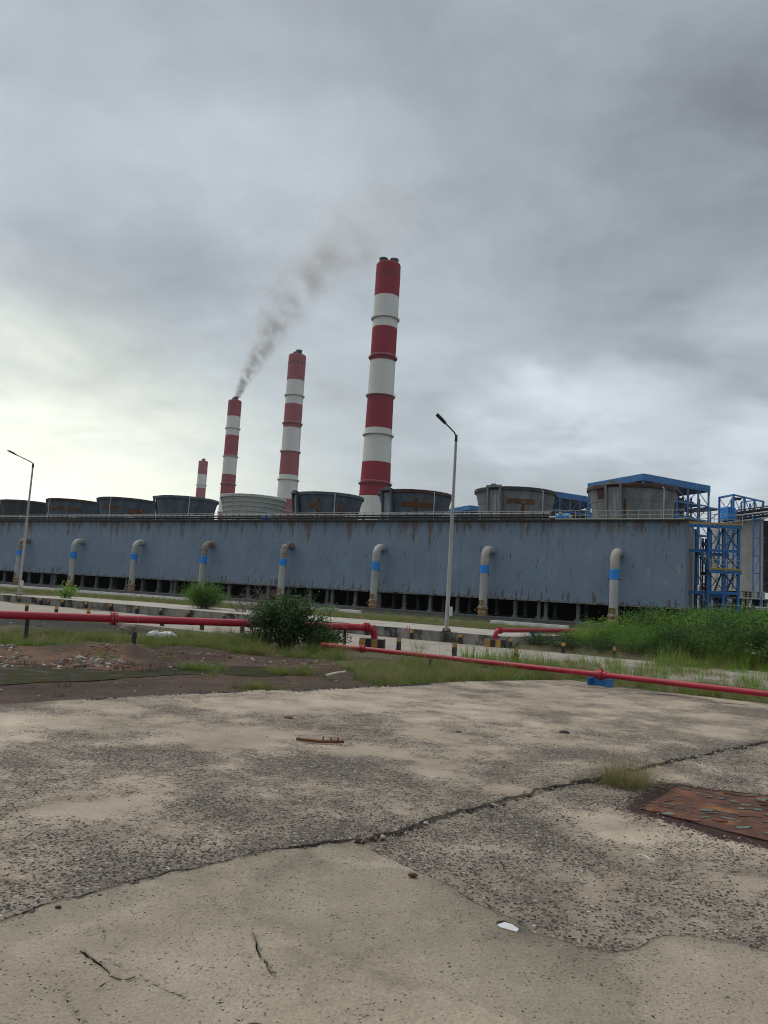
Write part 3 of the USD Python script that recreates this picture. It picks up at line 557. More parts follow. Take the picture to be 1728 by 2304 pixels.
cell = 14.55; seams = [T1-cell*k for k in range(13)]
for a, b in zip(seams[1:], seams[:-1]):
    if a < T0: break
    obj('wall_panel', wall_panel(a+.012, b-.012), 'wall_paint', tower, smooth=True)
DEP = 16.0; ex = lambda d, out=0: (T1+e_dir[0]*d+out, NW+e_dir[1]*d)
mb = MB()
for k in range(4):
    d0, d1 = .32+k*(DEP-.3)/4, .32+(k+1)*(DEP-.3)/4-.02; a, b = ex(d0), ex(d1)
    mb.add([(a[0], a[1], ZB), (b[0], b[1], ZB), (b[0], b[1], ZT), (a[0], a[1], ZT), (a[0]-.2, a[1], ZB), (b[0]-.2, b[1], ZB), (b[0]-.2, b[1], ZT), (a[0]-.2, a[1], ZT)],
           [[0, 1, 2, 3], [5, 4, 7, 6], [4, 0, 3, 7], [1, 5, 6, 2], [4, 5, 1, 0], [3, 2, 6, 7]])
obj('end_wall', mb, 'wall_end', tower, smooth=False)
L_ = T1-T0
dq = [(T0, NW-.05), (T1+.06, NW-.05), (ex(DEP)[0]+.06, ex(DEP)[1]+.2), (T0, NW+DEP+.2)]
obj('deck', MB().add([(a, b, z) for z in (ZT+.003, ZT+.12) for a, b in dq], [[3, 2, 1, 0], [4, 5, 6, 7], [0, 1, 5, 4], [1, 2, 6, 5], [2, 3, 7, 6], [3, 0, 4, 7]]), 'deck_grey', tower, smooth=False)
obj('deck_edge', MB().box((T0+L_/2, NW-.20, ZT+.07), (L_+.3, .30, .16)), 'dark_pipe', tower, smooth=False)
obj('bottom_ledge', MB().box((T0+L_/2, NW-.02, ZB-.085), (L_+.1, .42, .15)), 'old_concrete', tower, smooth=False)
obj('end_ledge', MB().bar((ex(.35)[0]+.02, ex(.35)[1], ZB-.09), (ex(DEP)[0]+.02, ex(DEP)[1], ZB-.09), .4, .15), 'old_concrete', tower, smooth=False)
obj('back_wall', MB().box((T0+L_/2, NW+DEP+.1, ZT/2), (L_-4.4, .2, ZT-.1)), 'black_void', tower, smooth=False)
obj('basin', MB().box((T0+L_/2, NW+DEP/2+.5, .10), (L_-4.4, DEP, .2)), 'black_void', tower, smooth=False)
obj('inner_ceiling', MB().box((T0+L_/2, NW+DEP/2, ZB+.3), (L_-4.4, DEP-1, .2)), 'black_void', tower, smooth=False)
def column(t, n, w, big):
    mb = MB().box((t, n, ZB/2), (w, w, ZB))
    mb.box((t, n, .18), (w+.22, w+.22, .36))
    if big: mb.add([(t-w/2, n-.02, ZB-.16), (t+w/2, n-.02, ZB-.16), (t+w/2+.22, n-.02, ZB-.005), (t-w/2-.22, n-.02, ZB-.005), (t-w/2, n+.02, ZB-.16), (t+w/2, n+.02, ZB-.16), (t+w/2+.22, n+.02, ZB-.005), (t-w/2-.22, n+.02, ZB-.005)],
                   [[0, 1, 2, 3], [5, 4, 7, 6], [1, 5, 6, 2], [4, 0, 3, 7]])
    return mb
for k in range(38):
    t = -15.05-3.60*k
    obj('column', column(t, NW+.34, .36, True), 'column_concrete', tower, smooth=False)
    if k % 8 == 4: obj('column', column(t-.82, NW+.36, .32, True), 'column_concrete', tower, smooth=False)
    if k < 26: obj('inner_column', column(t-.4, NW+4.5, .34, False), 'column_concrete', tower, smooth=False)
for d in (4.0, 8.0, 12.0, 15.4): obj('end_column', column(ex(d)[0]-.4, ex(d)[1], .34, False), 'column_concrete', tower, smooth=False)
obj('apron', MB().box((T0+L_/2, NW-1.3, .05), (L_, 1.6, .14)), 'deck_grey', tower, smooth=False)

# guard rails on the deck edge
def railing(name, label, t0, t1, rail, post, step, h, dark):
    r = thing(name, label, 'railing', (0, 0, 0), RZ)
    y = NW-.12
    for k in range(int((t1-t0)/step)+1): obj('post', MB().box((t0+k*step, y, ZT+.14+h/2), (.06, .06, h)), post, r, smooth=False)
    for z in ((h, h*.5) if not dark else (h,)): obj('rail', MB().bar((t0, y, ZT+.14+z), (t1, y, ZT+.14+z), .065), rail, r, smooth=False)
    if not dark: obj('toe_board', MB().bar((t0, y-.04, ZT+.22), (t1, y-.04, ZT+.22), .02, .14), 'pale_rail', r, smooth=False)
    return r
railing('deck_railing', 'pale yellow railing on the roof edge in front of the rightmost fan stack', -28.6, -15.1, 'pale_rail', 'pale_rail', 1.12, .98, False)
railing('deck_railing', 'low dark-posted railing along the long left part of the roof edge', -150, -28.9, 'white_steel', 'dark_pipe', 1.25, .95, True)
hp = thing('header_pipe', 'dark horizontal pipes running along the roof edge of the cooling tower', 'pipe', (0, 0, 0), RZ)
for z, y, r in ((.62, .18, .085), (.36, .30, .11), (.82, .5, .05)): obj('pipe_run', MB().tube([(-150, NW+y, ZT+.12+z), (-90, NW+y, ZT+.12+z), (-29.5, NW+y, ZT+.12+z)], r, 8), 'dark_pipe' if z < .7 else 'white_steel', hp)
hp2 = thing('supply_pipe', 'thin pale pipe on the roof edge behind the dark pipes', 'pipe', (0, 0, 0), RZ)
obj('pipe_run', MB().tube([(-150, NW+1.1, ZT+.55), (-29, NW+1.1, ZT+.55)], .14, 8), 'grey_pipe', hp2)
for k, t in enumerate(np.arange(-146, -28, 2.4)):
    if k % 3 != 1: obj('support', MB().box((t, NW+1.1, ZT+.26), (.12, .3, .28)), 'deck_grey', hp2, smooth=False)

# fan stacks
def stack_mat(name, a, b, rusty, streak=.62):
    return pmat(name, a, b, .9, rough=.8, bump=.35, bscale=6, stretch=(1.6, 1.6, .35), dirt=rusty, dscale=1.6, dlo=streak, dhi=streak+.09, dstretch=(1, 1, .45))
MAT['stack_grey'] = stack_mat('stack_grey', (.20, .20, .195), (.115, .122, .13), (.085, .055, .04))
MAT['stack_blue'] = stack_mat('stack_blue', (.088, .112, .135), (.052, .068, .084), (.07, .065, .06), .66)
MAT['stack_dark'] = stack_mat('stack_dark', (.062, .062, .062), (.036, .038, .042), (.075, .05, .038), .6)
MAT['stack_white'] = pmat('stack_white', (.42, .44, .40), (.34, .36, .33), 1.2, rough=.7, dirt=(.20, .18, .14), dscale=1.3, dlo=.58, dhi=.7, dstretch=(1, 1, .4))
MAT['panel_pale'] = pmat('panel_pale', (.30, .325, .33), (.20, .22, .225), 1.5, rough=.7, stretch=(2, 2, .3), dirt=(.08, .06, .05), dscale=2, dlo=.62, dhi=.72)
MAT['rim_rust'] = pmat('rim_rust', (.045, .026, .022), (.085, .045, .035), 1.2, rough=.95, bump=.5, bscale=7, dirt=(.14, .13, .125), dscale=1.1, dlo=.56, dhi=.66)
SR = [(4.38, 0), (4.36, .7), (4.40, 1.4), (4.50, 2.2), (4.66, 3.0), (4.86, 3.8), (5.0, 4.25)]
def srad(z): return float(np.interp(z, [q[1] for q in SR], [q[0] for q in SR]))
def fan_stack(t, n, label, body, rim, patches, davit_az, az, group=None, white=False):
    """az: where the motor panel sits; angles in degrees, -90 looks along the wall's outward normal"""
    s = thing('fan_stack', label, 'fan stack', TN(t, n, ZT+.125), RZ, group)
    obj('shell', MB().lathe(SR, 72), body, s, smooth=40)
    obj('inner_liner', MB().lathe([(4.9, 4.25), (4.72, 3.6), (4.3, 1.0)], 48), 'stack_dark', s, smooth=40)
    obj('rim', MB().lathe([(5.0, 4.02), (5.12, 4.05), (5.14, 4.42), (5.08, 4.47), (4.93, 4.46), (4.90, 4.2)], 72), rim, s, smooth=30)
    if white:
        mb = MB()
        for k in range(60):
            a = math.radians(k*6); mb.tube([((srad(z)+.05)*math.cos(a), (srad(z)+.05)*math.sin(a), z) for z in (0.02, 1.4, 2.4, 3.2, 4.0)], .045, 4)
        obj('rib', mb, body, s)
        for z in (.5, 1.25, 2.0, 2.75, 3.4):
            obj('hoop', MB().lathe([(srad(z)+.01, z-.05), (srad(z)+.12, z-.05), (srad(z)+.12, z+.05), (srad(z)+.01, z+.05)], 60), body, s)
    else:
        for z in (1.35, 2.7): obj('seam_band', MB().lathe([(srad(z-.04)+.003, z-.04), (srad(z)+.022, z-.03), (srad(z)+.022, z+.03), (srad(z+.04)+.003, z+.04)], 72), body, s)
        # panel with two uprights, a head beam and ribbed doors
        a = math.radians(az); ca, sa = math.cos(a), math.sin(a)
        def P(u, out, z): r = 4.42+out; return (r*ca-u*sa, r*sa+u*ca, z)
        for sgn in (-1, 1):
            obj('upright', MB().bar(P(sgn*.84, .42, 0), P(sgn*.84, .86, 4.55), .20, .34, up=(ca, sa, 0)), body, s, smooth=False)
        obj('head_beam', MB().bar(P(-.98, .86, 4.45), P(.98, .86, 4.45), .42, .28), body, s, smooth=False)
        obj('hoist_block', MB().bar(P(-.3, .95, 4.66), P(.3, .95, 4.66), .3, .16), body, s, smooth=False)
        for k in range(3):
            obj('door_panel', MB().bar(P(-.46+.46*k, .22, .05), P(-.46+.46*k, .60, 4.1), .40, .06, up=(ca, sa, 0)), 'panel_pale', s, smooth=False)
        obj('door_hinge', MB().bar(P(-.62, .63, 3.75), P(.62, .63, 3.75), .05).bar(P(-.62, .40, 1.6), P(.62, .40, 1.6), .05), 'panel_pale', s, smooth=False)
    for (a0, a1, z0, z1, m) in patches:
        k = max(2, int(abs(a1-a0)/4)); zz = np.linspace(z0, z1, 4)
        obj('patch', MB().lathe([(srad(z0)-.01, z0)]+[(srad(z)+.035, z) for z in zz]+[(srad(z1)-.01, z1)], k, (0, 0, 0), math.radians(a0), math.radians(a1)), m, s)
    if davit_az is not None:
        a = math.radians(davit_az); q = np.array([math.cos(a), math.sin(a), 0])
        pts = [5.35*q+[0, 0, 0], 5.35*q+[0, 0, 3.9]]+[q*(5.35-.30+.30*math.cos(b))+[0, 0, 3.9+.34*math.sin(b)] for b in np.linspace(.4, 3.0, 7)]+[4.76*q+[0, 0, 3.6]]
        obj('davit', MB().tube(pts, .05, 6), 'white_steel', s)
    return s
R_, RP, WD = 'rust', 'rust_patch', 'stack_blue'
SN = NW+8.3
sx = [-22.45-14.42*k for k in range(9)]
fan_stack(sx[0], SN, 'grey fan stack with a ragged rusty rim, nearest and rightmost on the roof', 'stack_grey', 'rim_rust', [(-128, -112, 2.9, 4.0, 'rim_rust'), (-86.5, -84, 1.2, 2.8, 'rust')], -38, -99)
fan_stack(sx[1], SN, 'grey fan stack with a long rusty repair strip, in front of the middle blue building', 'stack_grey', 'stack_dark', [(-80, -38, 2.45, 3.05, RP), (-58, -53, .9, 2.45, R_), (-84, -52, .35, .95, RP), (-130, -112, .5, 1.0, RP)], -30, -97)
fan_stack(sx[2], SN, 'fan stack with rusty patched plates and whitish left rim, right of the tallest chimney', 'stack_blue', 'rim_rust', [(-140, -112, 2.6, 3.2, RP), (-83, -28, 2.2, 2.85, R_), (-62, -55, .8, 3.4, R_), (-41, -37, 2.2, 3.4, RP)], -33, -107)
fan_stack(sx[3], SN, 'dark blue fan stack with brown cross-shaped patches, between the two tallest chimneys', 'stack_blue', 'stack_blue', [(-93, -68, 2.2, 2.8, RP), (-75, -68, .6, 3.5, RP), (-95, -40, .5, 1.05, RP), (-37, -30, .8, 3.3, RP), (-29, -12, 1.6, 2.1, RP)], -45, -123)
fan_stack(sx[4], SN, 'white ribbed fan stack, the only one with a grid of ribs', 'stack_white', 'stack_white', [], None, -90, white=True)
fan_stack(sx[5], SN, 'plain dark blue fan stack without patches, left of the white ribbed one', 'stack_blue', 'stack_blue', [], -40, -150)
fan_stack(sx[6], SN, 'dark fan stack with pale torn strip near its rim, third from the left edge', 'stack_blue', 'stack_dark', [(-108, -52, 2.5, 3.0, RP), (-40, -5, 1.9, 2.7, RP), (-80, -55, .5, .9, RP)], -72, -155)
fan_stack(sx[7], SN, 'dark fan stack with a brown rim and rusty band, second from the left edge', 'stack_blue', 'rim_rust', [(-118, -20, 2.4, 3.1, RP), (-115, -70, .4, .8, RP)], -92, -157)
fan_stack(sx[8], SN, 'dull dark brown fan stack directly behind the left street lamp', 'stack_dark', 'stack_dark', [], None, -160)
fan_stack(sx[8]-14.42, SN, 'fan stack cut off by the left edge of the picture', 'stack_blue', 'stack_dark', [], None, -160)

# deck clutter between the stacks
for k in range(8):
    t = sx[k]-7.2
    g = thing('fan_motor', f'grey motor housing on the roof between {"the rightmost two fan stacks" if k == 0 else "fan stacks "+["one and two", "two and three", "three and four", "four and five", "five and six", "six and seven", "seven and eight", "eight and nine"][k]+" counted from the right"}', 'motor', TN(t+1.2, NW+2.0, ZT+.12), RZ, None)
    obj('housing', MB().tube([(-.7, 0, .55), (.7, 0, .55)], .42, 14), 'bright_blue' if k in (0, 3) else 'panel_pale', g)
    obj('base_frame', MB().box((0, 0, .09), (1.7, .8, .16)), 'deck_grey', g, smooth=False)
    obj('end_cap', MB().tube([(.7, 0, .55), (.95, 0, .55)], [.36, .26], 14), 'grey_pipe', g)
    obj('terminal_box', MB().box((-.2, -.38, .95), (.4, .3, .3)), 'panel_pale', g, smooth=False)

# numbered riser pipes in front of the wall
def text_obj(txt, h, mtl, parent, loc, axes, name='number'):
    m = meshkit.text_mesh(txt, h, .006, bold=True); v = np.array(m.vertices); v[:, 0] -= v[:, 0].mean()
    v = v @ np.array(axes, float)+np.array(loc, float)
    return obj(name, (v, np.array(m.faces)), mtl, parent, smooth=False)
pt = [-21.60-14.58*k for k in range(8)]
PIPE_LABEL = {20: 'grey riser pipe numbered 20 standing in the green shrubs', 19: 'grey riser pipe numbered 19 right of the tall street lamp', 18: 'grey riser pipe numbered 18, first one left of the tall street lamp',
              17: 'grey riser pipe with yellow foot behind the bush of bare twigs', 16: 'grey riser pipe whose foot is hidden by the round green bush', 15: 'grey riser pipe with rusty flange, first left of the round bush',
              14: 'grey riser pipe with rusty flange behind the broad-leaved sapling', 13: 'grey riser pipe beside the left street lamp, leftmost of the row'}
for k, t in enumerate(pt):
    num = 20-k; py = NW-1.55; r = .46
    p = thing('riser_pipe', PIPE_LABEL[num], 'pipe', TN(t, py, 0), RZ)
    H = 7.55
    bend = [(-.05*math.sin(b)*0, (1-math.cos(b))*.95, H-.95+.95*math.sin(b)) for b in np.linspace(0, math.pi/2, 9)]
    obj('pipe', MB().tube([(0, 0, .95), (0, 0, 3.0), (0, 0, 5.9)], [.47, .46, .445], 20), 'grey_pipe', p)
    obj('elbow', MB().tube([(0, 0, 5.9)]+bend+[(0, 1.5, H)], .47, 20), 'elbow_rust' if num in (13, 16, 17) else 'elbow_pale' if num in (19, 20) else 'grey_pipe', p)
    obj('blue_band', MB().lathe([(.475, 4.72+.16*(k % 2)), (.485, 4.74+.16*(k % 2)), (.485, 5.74), (.47, 5.76)], 20), 'bright_blue', p)
    obj('clamp', MB().box((-.5, 0, 4.72), (.24, .10, .12)).box((.5, 0, 4.72), (.24, .10, .12)), 'black_paint', p, smooth=False)
    obj('foot', MB().tube([(0, 0, .02), (0, 0, .55), (0, 0, .95)], [.50, .50, .48], 20), 'flange_rust', p)
    obj('flange', MB().lathe([(.48, .86), (.62, .87), (.62, 1.06), (.48, 1.07)], 20).lathe([(.48, .36), (.60, .37), (.60, .50), (.48, .51)], 20), 'flange_rust', p)
    obj('valve', MB().tube([(-.45, -.05, .68), (-.80, -.1, .68)], .10, 10).tube([(-.80, -.1, .56), (-.80, -.1, .82)], .16, 10), 'rust', p)
    pl_ = obj('number_plate', MB().box((0, -.475, 1.52), (.62, .03, .56)), 'plate_yellow', p, smooth=False)
    obj('plate_border', MB().box((0, -.495, 1.775), (.62, .012, .045)).box((0, -.495, 1.265), (.62, .012, .045)).box((-.29, -.495, 1.52), (.04, .012, .465)).box((.29, -.495, 1.52), (.04, .012, .465)), 'black_paint', pl_, smooth=False)
    text_obj(str(num), .34, 'black_paint', pl_, (0, -.494, 1.35), [[1, 0, 0], [0, 0, 1], [0, -1, 0]])

# ------------------------------------------------------------------ chimneys
def chimney_mat(name, a, b, d): return pmat(name, a, b, .05, rough=.85, stretch=(1, 1, .25), dirt=d, dscale=.35, dlo=.62, dhi=.70, spec=.2)
for nm, red in (('a', (.25, .014, .030)), ('b', (.30, .078, .090)), ('c', (.27, .040, .050)), ('d', (.30, .06, .075))):
    MAT['chimney_red_'+nm] = chimney_mat('chimney_red_'+nm, red, tuple(c*.82 for c in red), tuple(min(1, c*1.2+.04) for c in red))
MAT['chimney_white'] = chimney_mat('chimney_white', (.60, .59, .55), (.52, .515, .48), (.40, .39, .35))
MAT['flue_brown'] = pmat('flue_brown', (.060, .050, .045), (.04, .035, .03), .3, rough=.9)
PROF_Z = [0, 64, 80, 108, 135, 165, 200, 275]; PROF_R = [16.0, 13.3, 12.5, 11.65, 11.0, 10.6, 10.35, 10.15]
def chimney(x, y, label, bands, rings, red, flue_deg, sep, holes=True, k=1.0):
    c = thing('chimney', label, 'chimney', (x, y, 0), 0)
    R = lambda z: float(np.interp(z, PROF_Z, PROF_R))*k
    for (z0, z1, colr) in bands:
        zs = np.linspace(z0, z1, 6); obj('red_band' if colr == 'r' else 'white_band', MB().lathe([(R(z), z) for z in zs], 56), red if colr == 'r' else 'chimney_white', c, smooth=40)
    obj('cap', MB().lathe([(R(274), 274), (R(274)-.6, 275), (R(274)-2.2, 275.6), (.5, 275.8)], 56), red, c, smooth=20)
    for i, (z, kind) in enumerate(rings):
        p = obj('platform', MB().lathe([(R(z)-.02, z-.5), (R(z)+1.5, z-.15), (R(z)+1.5, z+.12), (R(z)-.02, z+.12)], 56), 'chimney_white' if kind == 'w' else red, c, smooth=20)
        mb = MB()
        for q in range(44):
            a = q/44*2*math.pi; mb.bar(((R(z)+1.42)*math.cos(a), (R(z)+1.42)*math.sin(a), z+.1), ((R(z)+1.42)*math.cos(a), (R(z)+1.42)*math.sin(a), z+1.5), .12)
        mb.lathe([(R(z)+1.37, z+1.4), (R(z)+1.5, z+1.4), (R(z)+1.5, z+1.54), (R(z)+1.37, z+1.54)], 44)
        obj('railing', mb, 'white_steel' if kind != 'w' else 'chimney_white', p, smooth=False)
        mb = MB()
        for q in range(36):
            a = q/36*2*math.pi; mb.bar(((R(z)+.0)*math.cos(a), R(z)*math.sin(a), z-1.7), ((R(z)+1.35)*math.cos(a), (R(z)+1.35)*math.sin(a), z-.2), .16)
        tag(obj('bracket', mb, 'flue_brown', p, smooth=False), kind='stuff')
    f = math.radians(flue_deg)
    for s in (-1, 1):
        q = np.array([math.cos(f), math.sin(f), 0])*sep/2*s
        obj('flue', MB().lathe([(3.4, 272), (3.4, 279.0), (3.65, 279.0), (3.65, 280), (3.15, 280), (3.0, 276)], 28, q), 'flue_brown', c)
    if holes:
        for q in range(12):
            a = math.radians(15+q*30); r = R(263.5); ca, sa = math.cos(a), math.sin(a)
            obj('vent_opening', MB().box((r*ca, r*sa, 264.5), (.4, 1.9, 2.3), rot=a), 'window_dark', c, smooth=False)
    # ladder cage up the side away from the picture's middle
    obj('ladder', MB().bar((R(0)*math.cos(2.4)+.2, R(0)*math.sin(2.4), 0), (R(200)*math.cos(2.4)-.35, R(200)*math.sin(2.4)+.3, 200), .5), 'flue_brown', c, smooth=False)
    return c
chimney(-8.4, 612.9, 'tallest red and white banded chimney with two brown flues side by side', [(246.5, 274, 'r'), (219.7, 246.5, 'w'), (191.6, 219.7, 'r'), (162.8, 191.6, 'w'), (135.3, 162.8, 'r'), (107.7, 135.3, 'w'), (80, 107.7, 'r'), (52, 80, 'w'), (24, 52, 'r'), (0, 24, 'w')],
        [(227.5, 'w'), (194.7, 'r'), (162.8, 'w'), (130.2, 'w'), (90.5, 'r')], 'chimney_red_a', 2, 8.9)
chimney(-112, 875.4, 'faded red and white chimney, second tallest, with patchy two-tone red bands', [(244, 274, 'r'), (215.8, 244, 'w'), (187.9, 215.8, 'r'), (160.1, 187.9, 'w'), (132.6, 160.1, 'r'), (104.7, 132.6, 'w'), (76, 104.7, 'r'), (40, 76, 'w'), (0, 40, 'r')],
        [(226, 'w'), (192.9, 'r'), (160.1, 'w'), (127.1, 'w'), (90.3, 'w')], 'chimney_red_b', -62, 8.9)
chimney(-229.6, 1114, 'smoking red and white chimney, third from the right', [(250.7, 274, 'r'), (222.4, 250.7, 'w'), (191, 222.4, 'r'), (164, 191, 'w'), (134.9, 164, 'r'), (107, 134.9, 'w'), (78, 107, 'r'), (40, 78, 'w'), (0, 40, 'r')],
        [(232.7, 'w'), (191, 'w'), (149.7, 'r'), (108.6, 'w')], 'chimney_red_c', -64, 8.9, False, .96)
chimney(-407.2, 1688.8, 'farthest and smallest red and white chimney on the left', [(245, 274, 'r'), (214.7, 245, 'w'), (184, 214.7, 'r'), (150, 184, 'w'), (100, 150, 'r'), (0, 100, 'w')],
        [(220.9, 'w')], 'chimney_red_d', -70, 8.9, False)

# ------------------------------------------------------------------ blue boiler houses behind the tower
def boiler(corner, rvec, lvec, label, zt=88.0, detail=True):
    """an open steel frame under a blue roof; corner is the edge nearest to the camera, rvec and lvec the two visible sides"""
    c = np.array([*corner, 0.]); R = np.array([*rvec, 0.]); Lv = np.array([*lvec, 0.])
    b = thing('boiler_house', label, 'boiler house', c, 0)
    lr, ll = np.linalg.norm(R), np.linalg.norm(Lv); ur, ul = R/lr, Lv/ll
    P = lambda r, l, z: ur*r*lr+ul*l*ll+np.array([0, 0, z])
    def quadbox(r0, r1, l0, l1, z0, z1):
        v = [P(r, l, z) for z in (z0, z1) for r, l in ((r0, l0), (r1, l0), (r1, l1), (r0, l1))]
        return MB().add(v, [[3, 2, 1, 0], [4, 5, 6, 7], [0, 1, 5, 4], [1, 2, 6, 5], [2, 3, 7, 6], [3, 0, 4, 7]])
    def side(r0, l0, r1, l1, z0, z1, th): return MB().bar(P(r0, l0, (z0+z1)/2), P(r1, l1, (z0+z1)/2), th, z1-z0)
    o = .012
    for (r0, l0, r1, l1) in ((-o, -o, 1+o, -o), (-o, -o, -o, 1+o), (1+o, -o, 1+o, 1+o), (-o, 1+o, 1+o, 1+o)):
        f = obj('fascia', side(r0, l0, r1, l1, zt-4.3, zt, .35), 'blue_steel', b, smooth=False)
        a_, e_ = P(r0, l0, 0), P(r1, l1, 0); n = int(np.linalg.norm(e_-a_)/1.1); mb = MB()
        for k in range(1, n):
            q = a_+(e_-a_)*k/n; mb.box(q+np.array([0, 0, zt-2.15]), (.14, .52, 4.24), axes=[(e_-a_)/np.linalg.norm(e_-a_), np.cross([0, 0, 1], (e_-a_)/np.linalg.norm(e_-a_)), [0, 0, 1]])
        tag(obj('fascia_rib', mb, 'blue_steel', f, smooth=False), kind='stuff')
    obj('roof', quadbox(-.01, 1.01, -.01, 1.01, zt-.6, zt-.15), 'blue_steel', b, smooth=False)
    obj('eave_line', side(-o, -o-.004, 1+o, -o-.004, zt-4.6, zt-4.32, .5), 'blue_steel_dark', b, smooth=False)
    nr, nl = 6, 6
    for k in range(nr+1): obj('column', MB().bar(P(k/nr, 0, 0), P(k/nr, 0, zt-4.4), 1.0), 'blue_steel', b, smooth=False)
    for k in range(1, nl+1): obj('column', MB().bar(P(0, k/nl, 0), P(0, k/nl, zt-4.4), 1.0), 'blue_steel', b, smooth=False)
    for k in range(1, nl+1): obj('column', MB().bar(P(1, k/nl, 0), P(1, k/nl, zt-4.4), 1.0), 'blue_steel', b, smooth=False)
    for i, z in enumerate((zt-14, zt-24, zt-34)):
        obj('beam', side(0, 0, 1, 0, z-.5, z+.5, .7), 'blue_steel', b, smooth=False); obj('beam', side(0, 0, 0, 1, z-.5, z+.5, .7), 'blue_steel', b, smooth=False)
        obj('floor', quadbox(.02, 1.0 if i else .94, .02, .98, z-.15, z+.1), 'blue_steel_dark', b, smooth=False)
        for k in range(nr): obj('brace', MB().bar(P((k+(k+i) % 2)/nr, .004, z+.6), P((k+1-(k+i) % 2)/nr, .004, z+9.3), .38), 'blue_steel', b, smooth=False)
        for k in range(nl): obj('brace', MB().bar(P(.004, (k+(k+i) % 2)/nl, z+.6), P(.004, (k+1-(k+i) % 2)/nl, z+9.3), .38), 'blue_steel', b, smooth=False)
    # sheeting under the eaves of the left side
    for k in range(2, 5): 
        s_ = obj('sheeting', side(.006, k/nl+.02, .006, (k+1)/nl-.02, zt-8.2, zt-4.4, .2), 'blue_steel', b, smooth=False); mb = MB()
        for q in range(1, 8): mb.bar(P(-.003, (k+q/8)/nl, zt-8.1), P(-.003, (k+q/8)/nl, zt-4.5), .3)
        tag(obj('sheet_rib', mb, 'blue_steel', s_, smooth=False), kind='stuff')
    # the boiler and its ducts inside
    obj('boiler_casing', quadbox(.16, .78, .2, .85, 0, zt-9), 'boiler_dark', b, smooth=False)
    obj('back_sheeting', quadbox(.03, .97, .93, .96, 20, zt-4.5), 'boiler_dark', b, smooth=False)
    for k in range(5):
        z = zt-12-5.2*k; obj('duct', MB().tube([P(.1, .06+.02*(k % 2), z), P(.82, .07, z-1)], 1.1+.25*(k % 3), 10), 'boiler_dark', b)
    for k in range(4): obj('downpipe', MB().tube([P(.55+.13*k, .09, 20), P(.55+.13*k, .09, zt-9)], .7, 8), 'deck_grey', b)
    for k in range(5): obj('vent_pipe', MB().tube([P(.50+.075*k, .5, zt-.3), P(.50+.075*k, .5, zt+2.6)], .55, 10).lathe([(.9, zt+2.4), (.9, zt+3.2), (.2, zt+3.7)], 10, P(.50+.075*k, .5, 0)), 'deck_grey', b)
    # a lower side bay
    obj('bay_floor', quadbox(.99, 1.22, .0, .4, zt-15, zt-14.2), 'blue_steel', b, smooth=False)
    for q in (1.04, 1.22): obj('bay_column', MB().bar(P(q, .005, 0), P(q, .005, zt-14.6), .8), 'blue_steel', b, smooth=False)
    obj('bay_brace', MB().bar(P(1.0, .004, zt-14.4), P(1.02, .004, zt-5), .5).bar(P(1.0, 0, zt-24), P(1.22, 0, zt-15), .4), 'blue_steel', b, smooth=False)
    return b
boiler((162.1, 478.5), (54.2, 30.7), (-20.6, 50.9), 'largest blue-roofed open steel boiler house, behind the rightmost fan stack')
boiler((123.9, 574.0), (54.2, 30.7), (-20.6, 50.9), 'middle blue-roofed boiler house, between the two rightmost fan stacks')
boiler((77.3, 692.4), (54.2, 30.7), (-20.6, 50.9), 'farthest blue-roofed boiler house, just right of the tall street lamp')

# ------------------------------------------------------------------ blue stair tower beside the end of the cooling tower
sw = AT(1626, 1395, 79.0)
st = thing('stair_tower', 'blue steel stair tower with yellow toe boards at the right end of the cooling tower', 'stair tower', (sw[0], 79.0, 0), math.radians(-6))
W2, DP = 1.48, 4.2
for x in (-W2, 0, W2):
    for y in (0, DP):
        col_ = MB().bar((x, y-.12, 0), (x, y-.12, 10.9), .26, .03).bar((x, y+.12, 0), (x, y+.12, 10.9), .26, .03).bar((x, y, 0), (x, y, 10.9), .03, .24)
        obj('column', col_, 'blue_steel', st, smooth=False)
def flight(x, z0, z1, back_first):
    y0, y1 = (DP-.9, .7) if back_first else (.7, DP-.9)
    n = 11
    fl = None
    for s in (-.62, .62):
        q = obj('stringer', MB().bar((x+s, y0, z0), (x+s, y1, z1), .06, .26), 'blue_steel', st, smooth=False)
        if fl is None: fl = q
    for k in range(1, n):
        f = k/n; obj('tread', MB().box((x, y0+(y1-y0)*f, z0+(z1-z0)*f), (1.2, .27, .05)), 'pale_rail', st, smooth=False)
    obj('handrail', MB().bar((x-.62, y0, z0+.95), (x-.62, y1, z1+.95), .05), 'white_steel', st, smooth=False)
flight(.74, 8.36, 10.75, True); flight(-.74, 6.34, 8.30, False); flight(.74, 4.02, 6.25, True); flight(-.74, 1.78, 3.95, False)
def landing(z, y0, y1, rail, x0=-W2-.12, x1=W2+.12):
    obj('landing', MB().box(((x0+x1)/2, (y0+y1)/2, z-.03), (x1-x0-.1, y1-y0, .06)), 'blue_steel_dark', st, smooth=False)
    obj('landing_beam', MB().bar((x0, y0-.15, z-.2), (x1, y0-.15, z-.2), .12, .34), 'blue_steel', st, smooth=False)
    if rail:
        obj('toe_board', MB().box(((x0+x1)/2, y0-.24, z+.09), (x1-x0, .03, .2)), 'yellow_paint', st, smooth=False)
        for x in (x0+.05, (x0+x1)/2, x1-.05): obj('rail_post', MB().box((x, y0-.28, z+.42), (.06, .05, 1.25)), 'pale_rail', st, smooth=False)
        for h in (.55, 1.03): obj('guard_rail', MB().bar((x0, y0-.28, z+h), (x1, y0-.28, z+h), .05), 'pale_rail', st, smooth=False)
landing(6.3, -.5, .7, True); landing(1.76, -.5, .7, True); landing(8.33, DP-.9, DP+.2, False); landing(4.0, DP-.9, DP+.2, False)
landing(10.92, -.6, .9, True, -W2-2.6, W2+.12)
